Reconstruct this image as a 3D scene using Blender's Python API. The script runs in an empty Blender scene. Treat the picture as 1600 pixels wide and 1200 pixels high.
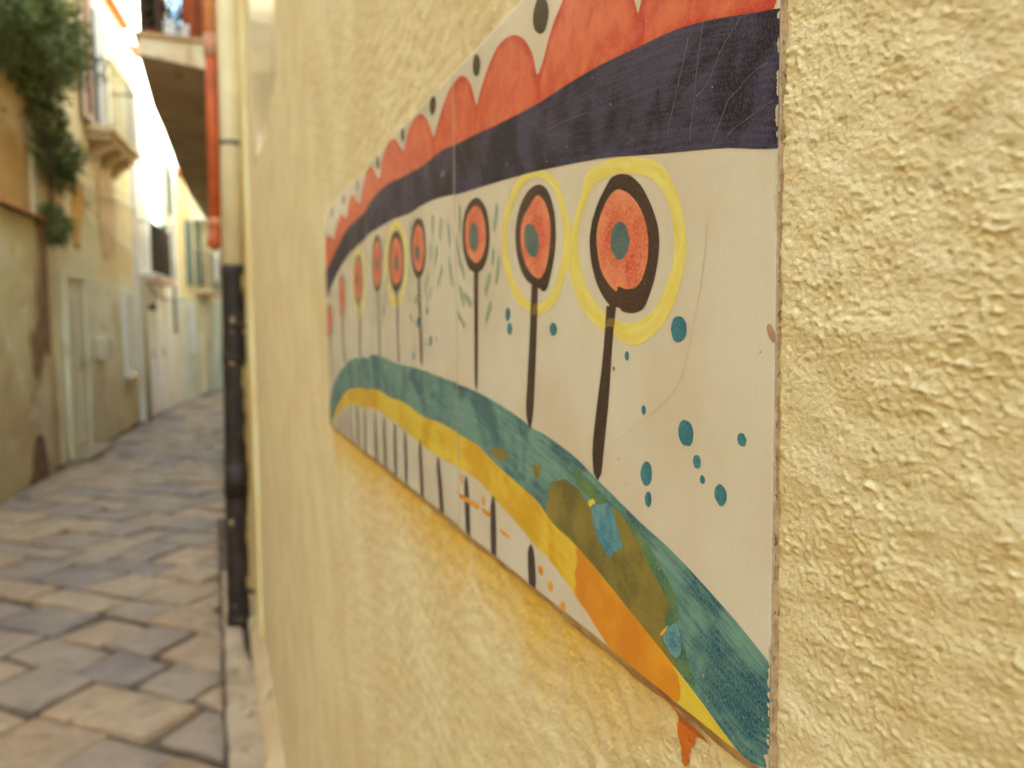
import bpy, bmesh, math, random
import numpy as np
from mathutils import Vector, Matrix

# ------------------------------------------------------------------ camera, sky, sun, exposure
scene = bpy.context.scene
CAM_H = 1.365
cam_data = bpy.data.cameras.new('camera')
cam = bpy.data.objects.new('camera', cam_data)
scene.collection.objects.link(cam)
yaw, pitch, roll = math.radians(20.58), math.radians(4.10), math.radians(-0.53)
fwd = Vector((math.sin(yaw) * math.cos(pitch), math.cos(yaw) * math.cos(pitch), -math.sin(pitch)))
rgt = Vector((math.cos(yaw), -math.sin(yaw), 0))
upv = rgt.cross(fwd)
rr = math.cos(roll) * rgt + math.sin(roll) * upv
uu = -math.sin(roll) * rgt + math.cos(roll) * upv
cam.matrix_world = Matrix(((rr.x, uu.x, -fwd.x, 0), (rr.y, uu.y, -fwd.y, 0), (rr.z, uu.z, -fwd.z, CAM_H), (0, 0, 0, 1)))
cam_data.sensor_width = 36
cam_data.lens = 27.81
cam_data.clip_start = 0.01
cam_data.clip_end = 2000
cam_data.dof.use_dof = True
cam_data.dof.focus_distance = 0.245
cam_data.dof.aperture_fstop = 12.0
scene.camera = cam

SUN_EL = math.radians(50)
sun_h = Vector((0.86, -0.51, 0)).normalized()
to_sun = Vector((sun_h.x * math.cos(SUN_EL), sun_h.y * math.cos(SUN_EL), math.sin(SUN_EL)))
world = bpy.data.worlds.new('World')
scene.world = world
world.use_nodes = True
wn = world.node_tree
sky = wn.nodes.new('ShaderNodeTexSky')
sky.sky_type = 'NISHITA'
sky.sun_disc = False
sky.sun_elevation = SUN_EL
sky.sun_rotation = math.atan2(sun_h.x, sun_h.y)
sky.dust_density = 2.5
bg = wn.nodes['Background']
bg.inputs['Strength'].default_value = 0.13
wn.links.new(sky.outputs[0], bg.inputs['Color'])
sun_data = bpy.data.lights.new('sun', 'SUN')
sun_data.energy = 3.6
sun_data.angle = math.radians(0.53)
sun_data.color = (1.0, 0.93, 0.82)
sun = bpy.data.objects.new('sun', sun_data)
scene.collection.objects.link(sun)
sun.rotation_euler = to_sun.to_track_quat('Z', 'Y').to_euler()
sun.location = (3, -4, 12)

vs = scene.view_settings
vs.view_transform = 'Standard'
vs.look = 'None'
vs.gamma = 1
vs.use_curve_mapping = False
vs.exposure = 3.5
vs.use_white_balance = True
vs.white_balance_temperature = 6550
vs.white_balance_tint = -13
scene.render.engine = 'CYCLES'
cy = scene.cycles
cy.use_denoising = True
cy.max_bounces = 10
cy.diffuse_bounces = 6
cy.glossy_bounces = 4
cy.transparent_max_bounces = 8
cy.sample_clamp_indirect = 8
cy.use_adaptive_sampling = False

random.seed(4)
rng = np.random.default_rng(11)
COL = scene.collection

# ------------------------------------------------------------------ helpers
def link(o, parent=None):
    COL.objects.link(o)
    if parent is not None:
        o.parent = parent
    return o

def thing(name, loc, label, cat, rotz=0, group=None, kind=None):
    o = bpy.data.objects.new(name, None)
    o.empty_display_size = 0.1
    o.location = loc
    o.rotation_euler = (0, 0, rotz)
    COL.objects.link(o)
    tag(o, label, cat, group, kind)
    return o

def tag(o, label=None, cat=None, group=None, kind=None):
    if label: o['label'] = label
    if cat: o['category'] = cat
    if group: o['group'] = group
    if kind: o['kind'] = kind
    return o

def mesh_obj(name, verts, faces, mat, parent=None, smooth=False, uvs=None, loc=None):
    me = bpy.data.meshes.new(name)
    me.from_pydata([tuple(v) for v in verts], [], faces)
    me.update()
    if smooth:
        me.polygons.foreach_set('use_smooth', [True] * len(me.polygons))
    if uvs is not None:
        lay = me.uv_layers.new(name='UVMap')
        for l in me.loops:
            lay.data[l.index].uv = uvs[l.vertex_index]
    me.materials.append(mat)
    o = bpy.data.objects.new(name, me)
    if loc is not None: o.location = loc
    return link(o, parent)

def bm_obj(name, bm, mat, parent=None, smooth=False):
    me = bpy.data.meshes.new(name)
    bm.normal_update()
    bm.to_mesh(me)
    bm.free()
    for m in (mat if isinstance(mat, (list, tuple)) else [mat]):
        me.materials.append(m)
    if smooth:
        me.polygons.foreach_set('use_smooth', [True] * len(me.polygons))
    return link(bpy.data.objects.new(name, me), parent)

def add_box(bm, x0, x1, y0, y1, z0, z1, bev=0.0, seg=1):
    r = bmesh.ops.create_cube(bm, size=1)
    vs_ = r['verts']
    for v in vs_:
        v.co = Vector(((x0 + x1) / 2 + v.co.x * (x1 - x0), (y0 + y1) / 2 + v.co.y * (y1 - y0), (z0 + z1) / 2 + v.co.z * (z1 - z0)))
    if bev > 0:
        es = list({e for v in vs_ for e in v.link_edges})
        bmesh.ops.bevel(bm, geom=es, offset=bev, segments=seg, affect='EDGES', profile=0.5)

def box(name, x0, x1, y0, y1, z0, z1, mat, parent=None, bev=0.0, seg=1):
    bm = bmesh.new()
    add_box(bm, x0, x1, y0, y1, z0, z1, bev, seg)
    return bm_obj(name, bm, mat, parent)

def add_tube(bm, pts, radii, seg=12, cap=True):
    pts = [Vector(p) for p in pts]
    if not isinstance(radii, (list, tuple)): radii = [radii] * len(pts)
    rings = []
    ref = Vector((0.31, 0.95, 0.02))
    for i, p in enumerate(pts):
        d = (pts[min(i + 1, len(pts) - 1)] - pts[max(i - 1, 0)]).normalized()
        a = d.cross(ref)
        if a.length < 1e-3: a = d.cross(Vector((1, 0, 0)))
        a.normalize(); b = d.cross(a)
        rings.append([bm.verts.new(p + radii[i] * (math.cos(2 * math.pi * k / seg) * a + math.sin(2 * math.pi * k / seg) * b)) for k in range(seg)])
    for r0, r1 in zip(rings[:-1], rings[1:]):
        for k in range(seg):
            bm.faces.new((r0[k], r0[(k + 1) % seg], r1[(k + 1) % seg], r1[k]))
    if cap:
        bm.faces.new(rings[0][::-1]); bm.faces.new(rings[-1])

def tube(name, pts, radii, mat, parent=None, seg=12):
    bm = bmesh.new()
    add_tube(bm, pts, radii, seg)
    bmesh.ops.recalc_face_normals(bm, faces=bm.faces)
    return bm_obj(name, bm, mat, parent, smooth=True)

# numpy gradient noise -------------------------------------------------
_perm = np.random.default_rng(5).permutation(512)
_perm = np.concatenate([_perm, _perm, _perm])
_ang = np.random.default_rng(6).uniform(0, 2 * np.pi, 512)
_gx, _gy = np.cos(_ang), np.sin(_ang)
def gnoise(x, y):
    xi = np.floor(x).astype(np.int64); yi = np.floor(y).astype(np.int64)
    xf = x - xi; yf = y - yi
    u = xf * xf * xf * (xf * (xf * 6 - 15) + 10); v = yf * yf * yf * (yf * (yf * 6 - 15) + 10)
    def g(ix, iy, dx, dy):
        h = _perm[(_perm[ix & 511] + iy) & 511]
        return _gx[h] * dx + _gy[h] * dy
    a = g(xi, yi, xf, yf); b = g(xi + 1, yi, xf - 1, yf)
    c = g(xi, yi + 1, xf, yf - 1); d = g(xi + 1, yi + 1, xf - 1, yf - 1)
    return ((a + u * (b - a)) + v * ((c + u * (d - c)) - (a + u * (b - a)))) * 1.45

# ------------------------------------------------------------------ materials
class NT:
    def __init__(self, name):
        self.m = bpy.data.materials.new(name)
        self.m.use_nodes = True
        self.t = self.m.node_tree
        self.b = self.t.nodes['Principled BSDF']
    def n(self, typ, **kw):
        nd = self.t.nodes.new(typ)
        for k, v in kw.items():
            if hasattr(nd, k): setattr(nd, k, v)
        return nd
    def l(self, a, b): self.t.links.new(a, b)
    def pos(self, scale=(1, 1, 1), src='pos'):
        if src == 'uv':
            o = self.n('ShaderNodeTexCoord').outputs['UV']
        elif src == 'obj':
            o = self.n('ShaderNodeTexCoord').outputs['Object']
        else:
            o = self.n('ShaderNodeNewGeometry').outputs['Position']
        mp = self.n('ShaderNodeMapping')
        mp.inputs['Scale'].default_value = scale
        self.l(o, mp.inputs['Vector'])
        return mp.outputs[0]
    def noise(self, vec, scale, detail=4, rough=0.55, dist=0.0):
        nd = self.n('ShaderNodeTexNoise')
        nd.inputs['Scale'].default_value = scale
        nd.inputs['Detail'].default_value = detail
        nd.inputs['Roughness'].default_value = rough
        nd.inputs['Distortion'].default_value = dist
        self.l(vec, nd.inputs['Vector'])
        return nd.outputs['Fac']
    def ramp(self, fac, lo, hi):
        nd = self.n('ShaderNodeMapRange', interpolation_type='SMOOTHSTEP')
        nd.inputs['From Min'].default_value = lo
        nd.inputs['From Max'].default_value = hi
        self.l(fac, nd.inputs['Value'])
        return nd.outputs['Result']
    def math(self, op, a, b=None):
        nd = self.n('ShaderNodeMath', operation=op)
        for i, v in enumerate((a, b)):
            if v is None: continue
            if isinstance(v, (int, float)): nd.inputs[i].default_value = v
            else: self.l(v, nd.inputs[i])
        return nd.outputs[0]
    def mix(self, fac, a, b, blend='MIX'):
        nd = self.n('ShaderNodeMix', data_type='RGBA', blend_type=blend)
        for i, v in ((0, fac), (6, a), (7, b)):
            if isinstance(v, (int, float)): nd.inputs[i].default_value = v
            elif isinstance(v, (tuple, list)): nd.inputs[i].default_value = (*v[:3], 1)
            else: self.l(v, nd.inputs[i])
        return nd.outputs[2]
    def col(self, c):
        if isinstance(c, (tuple, list)): self.b.inputs['Base Color'].default_value = (*c[:3], 1)
        else: self.l(c, self.b.inputs['Base Color'])
    def bump(self, h, dist, strength=1.0):
        nd = self.n('ShaderNodeBump')
        nd.inputs['Distance'].default_value = dist
        nd.inputs['Strength'].default_value = strength
        self.l(h, nd.inputs['Height'])
        self.l(nd.outputs[0], self.b.inputs['Normal'])
    def rough(self, v):
        if isinstance(v, (int, float)): self.b.inputs['Roughness'].default_value = v
        else: self.l(v, self.b.inputs['Roughness'])
    def spec(self, v): self.b.inputs['Specular IOR Level'].default_value = v

def lin(r, g, b):
    return tuple(((c / 255 + 0.055) / 1.055) ** 2.4 if c > 10 else c / 255 / 12.92 for c in (r, g, b))
# colour of the light the photograph was taken in, taken off the photographed colours to get surface colours
LIGHT = (0.80, 0.70, 0.50)
def alb(r, g, b, k=1.0):
    return tuple(min(0.85, c * k / L) for c, L in zip(lin(r, g, b), LIGHT))

def plaster(name, c1, c2, c3=None, scale=1.2, bump=0.004, fine=60, dirt=None, dirt_z=0.9, spots=0.0):
    t = NT(name)
    p = t.pos()
    big = t.ramp(t.noise(p, scale, 5, 0.6), 0.38, 0.64)
    c = t.mix(big, c1, c2)
    if c3:
        pk = t.ramp(t.noise(p, scale * 1.9, 6, 0.62, 0.6), 0.55, 0.66)
        c = t.mix(pk, c, c3)
    fn = t.noise(p, fine, 3, 0.6)
    c = t.mix(t.math('MULTIPLY', t.ramp(fn, 0.3, 0.75), 0.25), c, tuple(x * 0.72 for x in c1))
    if dirt:
        sep = t.n('ShaderNodeSeparateXYZ'); t.l(p, sep.inputs[0])
        zz = t.math('ADD', sep.outputs[2], t.math('MULTIPLY', t.noise(p, 2.2, 6, 0.7, 0.6), -1.3))
        dm = t.n('ShaderNodeMapRange', interpolation_type='SMOOTHSTEP')
        dm.inputs['From Min'].default_value = dirt_z - 0.5; dm.inputs['From Max'].default_value = dirt_z - 1.45
        dm.inputs['To Min'].default_value = 0; dm.inputs['To Max'].default_value = 0.55
        t.l(zz, dm.inputs['Value'])
        c = t.mix(dm.outputs[0], c, dirt)
    t.col(c)
    t.rough(0.9); t.spec(0.2)
    t.bump(t.math('ADD', fn, t.math('MULTIPLY', t.noise(p, fine * 0.2, 4), 1.5)), bump)
    return t.m

def simple(name, c, rough=0.6, var=0.2, scale=20, metallic=0.0, bump=0.0, spec=0.4, src='pos'):
    t = NT(name)
    p = t.pos(src=src)
    n1 = t.ramp(t.noise(p, scale, 5, 0.6), 0.3, 0.7)
    t.col(t.mix(n1, c, tuple(x * (1 - var) for x in c)))
    t.rough(rough); t.spec(spec)
    t.b.inputs['Metallic'].default_value = metallic
    if bump: t.bump(t.noise(p, scale * 3, 3), bump)
    return t.m
# painted decoration: outlines in millimetres on the tile panel (u along the wall, v up)
RIBBONS = [
('dark_band','navy',2,'0.4,221.7 18.2,226.3 36.6,231 56.5,234.6 79.3,236.8 106.2,239.4 137.9,241 170.9,241.6 200.3,243.2 241.9,246.3 283.1,250 320.2,252.4 338.3,254.2 364.7,254.9 397.4,254.5 429.5,256.2 469.8,258.4 515.1,261.9 554.9,262.9 606.3,260.1 640.2,255 701.9,253.6 777.8,249.3 847.4,236.8 915.8,222.6 976.2,211','-0.8,183.4 10.1,185.4 24.1,188.7 42.4,191.7 63.3,195 87.7,199 106.2,202 136,205.6 171.4,209.3 207.5,212.5 262.9,216.6 313,220.1 366.5,224.9 411.2,226 447.1,225.5 508.6,228.8 583.4,229.3 627.5,228.6 690.8,225.3 746.3,221.5 811.7,213 875.3,199.5 934.1,183.7 983.9,173'),
('teal_band','teal',2,'-0.2,34.3 15.9,41.3 34,47.8 54.7,54.4 76.9,59.6 94.8,64.6 114.7,70.1 137.1,76.3 170.6,82 183.5,82.7 218.5,88.7 251.9,92.7 280.6,95.2 313.3,97 340.6,97.9 369,99.4 413.2,101.5 467.5,102.1 522.1,103.8 580.8,107.1 624.3,107.1 642.8,103.2 681,104 756.6,98.3 823.5,85.4 901.4,63.3 956.8,29.8 983.6,-3.4','-0.3,3.1 5.5,1.1 11.7,0 23.3,3 36,7.7 49.9,12.1 65.1,16.9 81.9,21.4 110.7,29.9 137.5,36.6 160.2,39.6 178.5,46.3 206.8,50.6 239.4,55 276,61.8 319.3,64 371,65.7 412.5,65.1 481,70.7 538,70 570.1,72.7 621.4,72.5 651.7,69.7 703.2,69.6 784.9,60.3 841.9,45.5 894,26 949.2,-0.5'),
('yellow_band','yellow',1,'23.3,3.6 36,8.4 49.9,12.8 65.1,17.7 81.9,22.1 110.7,30.7 137.5,37.5 160.2,40.6 178.5,47.3 206.8,51.6 239.3,56.1 275.9,63 319.2,65.3 370.9,67.1 412.4,66.6 480.9,72.4 537.8,71.8 569.9,74.5 621.1,74.5 651.5,71.7 702.9,71.8 784.6,62.6 841.5,48 893.5,28.7 948.7,2.3','16.1,-0.2 34.2,-1.5 46.9,0.3 60.3,0.2 76.6,-0.8 102.6,0.8 123.7,8.9 137.7,13.2 164.1,20.3 184.7,23.1 213.4,29.2 246.7,34.7 276.8,40.1 320.4,40.6 372.5,40.2 433.4,43.3 462.1,45.7 516.4,49.1 558.9,51.2 607.1,53 654.1,50.4 735.3,46.6 831.8,34 889.5,17.5 936.5,-2.7'),
('dark_stripe','brown',2,'860.1,23 863.9,18.9 863.4,10.4 861.7,0.9 860.9,-2.4','859,23.1 856.5,19.7 854.2,11.4 853,1.9 854.6,-2.5'),
('dark_stripe','brown',2,'812,32.6 816.3,27 815.5,14.9 813.7,0.1 812.7,-3','810.9,32.7 808.3,27.8 805.6,16 804.3,1.3 805.9,-2.9'),
('dark_stripe','brown',2,'770.7,42 775.5,35 775.4,19.8 774.4,0.4 773.2,-2.6','769.7,42.1 766.9,35.8 764.7,20.9 764.2,1.7 765.9,-2.4'),
('dark_stripe','brown',2,'720.1,48.7 725.3,40.6 725.6,22.7 725,-0.6 723.7,-3.4','719.2,48.8 716.1,41.5 714.2,24 714.1,0.9 715.8,-3'),
('dark_stripe','brown',2,'671.2,48.8 676.2,40.7 676.4,22.7 675.7,-0.9 674.4,-3.5','670.4,48.9 667.3,41.6 665.4,24 665.2,0.7 666.7,-3'),
('dark_stripe','brown',2,'611.3,51.7 616.4,43.3 615.6,24.7 613.9,0.2 612.5,-2.2','610.7,51.8 607.5,44.2 604.6,26.1 603.4,1.9 604.9,-1.6'),
('dark_stripe','brown',2,'565.9,50.5 570.9,42.1 570.5,23.9 569.1,-0.3 567.7,-2.6','565.3,50.5 562,43.1 559.4,25.3 558.5,1.4 560,-1.9'),
('dark_stripe','brown',2,'517.5,49 522.3,41.1 523.2,23.7 523,0.8 521.6,-1.4','516.9,49.1 513.5,42.2 512.3,25.3 512.6,2.6 514,-0.6'),
('dark_stripe','brown',2,'476.6,48 481.3,40.4 480.9,23.9 479.4,2.2 478,0.2','476.1,48.1 472.6,41.5 470.2,25.6 469.2,4 470.5,1'),
('dark_stripe','brown',2,'424.3,46 429.2,38.4 427.8,22.4 425.1,1.2 423.6,-0.6','423.9,46.1 420.1,39.7 416.5,24.3 414.4,3.3 415.7,0.5'),
('dark_stripe','brown',2,'370.1,40.4 375,33.2 372.2,18.8 367.9,-0.3 366.2,-1.8','369.7,40.5 365.6,34.8 360.5,20.9 356.9,2.1 358.2,-0.5'),
('dark_stripe','brown',2,'301,39.5 305.5,32.9 305.1,19.2 303.4,1.1 301.8,-0.3','300.8,39.6 296.9,34.4 294.5,21.4 293.3,3.5 294.4,1.1'),
('dark_stripe','brown',2,'248.4,36.5 252.7,30 253.6,16.8 253.1,-0.7 251.6,-1.8','248.2,36.5 244.4,31.8 243.3,19.2 243.2,2 244.3,-0.2'),
('dark_stripe','brown',2,'189.5,22.6 193.6,17.9 193.7,9.5 192.4,-1 190.8,-1.9','189.3,22.6 185.4,20.1 183.5,12.4 182.7,2 183.7,-0'),
('green_dash','dash',2,'375.1,215.3 377.5,212.2 378,204.8 376.3,201.8','373.2,215.1 371.2,211.4 371.7,204 373.7,201.5'),
('green_dash','dash',2,'353,210.6 355.3,206.8 358.4,198 356.8,194.5','351.2,210.4 349.4,206.1 352.4,197.4 354.4,194.3'),
('green_dash','dash',2,'335.6,205.2 337.8,201.1 335.2,191.4 333.7,187.9','334,204.9 332.2,200.5 329.7,190.9 331.5,187.7'),
('green_dash','dash',2,'381.6,195.9 383.9,192.8 385.3,185.5 383.7,182.7','379.9,195.8 378.1,192.3 379.5,185 381.4,182.5'),
('green_dash','dash',2,'365.9,193.2 368.4,189.3 374.2,180.7 372.5,177.2','364.1,193 362.2,188.8 367.9,180.2 370,177'),
('green_dash','dash',2,'333.1,181.4 335.6,176.5 330.7,165 329.1,160.9','331.3,181.3 329.4,176.1 324.7,164.7 326.7,160.8'),
('green_dash','dash',2,'354.1,178.1 356.4,174 365.5,165 363.8,161.5','352.3,178 350.5,173.6 359.3,164.7 361.4,161.4'),
('green_dash','dash',2,'392.4,175.8 395,171.6 403.4,162.1 401.6,158.5','390.3,175.7 388.3,171.2 396.5,161.8 398.8,158.3'),
('green_dash','dash',2,'384.7,163.6 386.9,160.8 396.8,154.7 395.1,152.2','382.9,163.5 381.1,160.5 390.7,154.5 392.7,152.2'),
('green_dash','dash',2,'444.1,220 446.5,217.6 447,211.5 445.3,209','442.2,219.8 440.2,216.8 440.7,210.7 442.7,208.7'),
('green_dash','dash',2,'450.5,182.4 453.4,179 447.3,170.8 445.3,167.9','448.4,182.2 446.2,178.5 440.2,170.4 442.5,167.8'),
('green_dash','dash',2,'456.2,167.2 458.8,164 454.8,156.7 453,154','454.2,167.1 452.2,163.7 448.3,156.5 450.4,153.9'),
('green_dash','dash',2,'450.6,146.2 454.6,144 448.2,139.1 445.1,137.3','447.4,146.1 443.8,143.8 437.6,139 440.9,137.2'),
('green_dash','dash',2,'432,159.9 435.8,157.8 434,152.7 431.1,150.8','428.9,159.8 425.6,157.4 423.9,152.4 427,150.7'),
('green_dash','dash',2,'307.7,213.6 310.3,209.1 311.8,198.5 310,194.4','305.7,213.3 303.6,208.2 305,197.7 307.2,194.1'),
('green_dash','dash',2,'315.3,193.3 317.8,189.7 313.1,180.8 311.4,177.5','313.4,193.1 311.4,189.1 306.9,180.2 308.9,177.3'),
('green_dash','dash',2,'309,179.6 311.7,176.3 303.6,168.1 301.6,165.2','306.8,179.4 304.4,175.7 296.5,167.6 298.8,165'),
('green_dash','dash',2,'237.7,203.3 240,199.7 244.1,191.5 242.3,188.1','236,203 234,198.8 238,190.7 239.9,187.8'),
('green_dash','dash',2,'244.3,179.8 246.1,177.4 247.4,171.7 246,169.5','242.9,179.7 241.3,177 242.5,171.3 244.1,169.4'),
('green_dash','dash',2,'235.4,174 237.5,170.2 241,161.6 239.4,158.3','233.8,173.9 232,169.8 235.4,161.3 237.2,158.1'),
('green_dash','dash',2,'252.3,166.3 254.9,163 261,155.7 259,152.8','250.3,166.2 248,162.6 254,155.3 256.2,152.6'),
('green_dash','dash',2,'308.3,161.9 310.9,158.3 305.6,150 303.7,147','306.3,161.8 304.1,158 299,149.8 301.1,146.9'),
('green_dash','dash',2,'298.6,157 302.2,154.7 292.2,149 289.4,147','295.7,156.8 292.4,154.3 282.8,148.7 285.7,146.9'),
('green_dash','dash',2,'250.7,150 253.4,146.8 260.6,139.5 258.5,136.8','248.5,150 246.1,146.6 253.2,139.4 255.5,136.8'),
('green_dash','dash',2,'313.1,145.2 316.5,142.5 306,136.3 303.4,134.1','310.3,145.1 307.2,142.3 297.1,136.2 299.8,134.1'),
('green_dash','dash',2,'618.6,167.5 622.4,164.1 612.9,156 610.4,153.1','615.8,167.3 612.9,163.7 603.7,155.7 606.7,153'),
('green_dash','dash',2,'554.4,167.2 558.1,164.1 564.9,157.1 562.2,154.3','551.5,167.1 548.6,163.7 555.2,156.8 558.4,154.2'),
('green_dash','dash',2,'614.2,148 618.4,145.5 602,139.7 599,137.6','610.9,148 607.4,145.4 591.4,139.6 594.8,137.6'),
('green_dash','dash',2,'540.5,183 543,179.1 546.8,170.2 545.4,166.9','538.7,182.9 537.1,178.7 540.8,169.9 543,166.8'),
('green_dash','dash',2,'565.1,145.9 567.4,143.2 571.2,137.2 569.6,135','563.3,145.9 561.6,143.2 565.3,137.2 567.2,135'),
('green_dash','dash',2,'519.1,199.7 520.9,196.8 521.5,190 520.5,187.4','517.8,199.6 516.6,196.4 517.2,189.6 518.7,187.3'),
('scratch','scratch',7,'46.2,229 48.1,224.5 50.8,218.8 53.5,212.9 56.2,206.8 59.1,200.7','46,228.8 47.9,224.4 50.6,218.6 53.3,212.7 56,206.7 58.9,200.6'),
('scratch','scratch',7,'37.9,231.1 39.7,223.2 41.5,216 42.6,207.1 44.5,199.6 44.9,195.3','37.7,230.9 39.5,223.1 41.3,215.9 42.5,206.9 44.3,199.5 44.7,195.2'),
('scratch','scratch',7,'18.2,225.7 22.5,223 27.6,219.7 31,215.7 34.5,211.2 41.4,208.9','18.1,225.6 22.4,222.9 27.4,219.6 30.8,215.6 34.4,211.1 41.2,208.7'),
('scratch','scratch',7,'5.6,208.6 10.6,208.2 15.7,206.8 20,204.4 23.9,203.5 26.7,199.5 32.4,191.9','5.5,208.5 10.5,208.1 15.6,206.7 19.8,204.3 23.7,203.4 26.5,199.4 32.3,191.8'),
('scratch','scratch',7,'2.5,197.2 8.4,196.8 14.5,195.1 20.9,194 25.4,191.7','2.4,197.1 8.2,196.7 14.3,195 20.8,193.9 25.2,191.6'),
('scratch','scratch',7,'200.6,242.9 191.4,236.2 176.9,228.4 160.6,223.7 143.1,218.9','200,242.6 190.9,235.9 176.4,228.2 160.1,223.5 142.7,218.7'),
('scratch','scratch',7,'185.4,234.7 174,232.5 159.2,226.4 150.3,226.3 136,225.3 119.5,223.1 108.3,217.6 98.7,213.1 87.8,207.2 79.3,202 69.6,197.5','184.9,234.5 173.5,232.3 158.8,226.2 149.9,226.1 135.6,225.1 119.1,222.9 108,217.4 98.4,213 87.5,207.1 79,201.9 69.3,197.4'),
('scratch','scratch',7,'31.1,221.5 28.7,218.7 25.8,216.8','30.9,221.4 28.5,218.6 25.6,216.7'),
('scratch','scratch',7,'303.5,249 298.3,243.9 294.5,238.4 288.2,230.2 282,223.7','302.8,248.7 297.6,243.6 293.8,238.1 287.5,230 281.3,223.5'),
('scratch','scratch',7,'277.2,246.4 273.8,238.1 268.1,228.7 261.3,219.4','276.6,246.1 273.2,237.9 267.5,228.5 260.7,219.1'),
('scratch','scratch',7,'390.7,254.7 390.1,249.1 389.6,243.4','388.9,254.1 388.4,248.4 387.8,242.8'),
('scratch','scratch',7,'542.2,251.7 525.9,243.6 505,236.2 495.1,231.5','540.5,251.2 524.3,243.1 503.5,235.7 493.6,231.1'),
('scratch','scratch',7,'461.6,250.8 444.1,242.9 427.6,233.3','460.4,250.4 442.9,242.5 426.5,233'),
('crack','crack',7,'34.8,167.4 35.6,158.2 36.8,152.5 38.2,145.3 41.1,138 44.6,127.6 46.7,121.4 50.3,115.1 55.3,110.4 61.2,106.4 70.6,101.2 82.3,95.4 96.8,88.2','34.6,167.3 35.4,158.1 36.6,152.4 38,145.2 40.9,138 44.4,127.5 46.5,121.4 50.1,115 55.1,110.4 61,106.3 70.3,101.2 82,95.4 96.5,88.2'),
('crack','crack',7,'21.2,93.8 14.7,94.4 7.3,95.6','21,93.8 14.6,94.4 7.2,95.6'),
('crack','crack',7,'63.2,76 58.7,77.1 54.2,77.4','63.1,76 58.5,77.1 54.1,77.4'),
('crack','crack',7,'156.8,110.7 141.7,105.4 122.2,98.9','156.6,110.7 141.5,105.4 122,98.8'),
]
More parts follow.
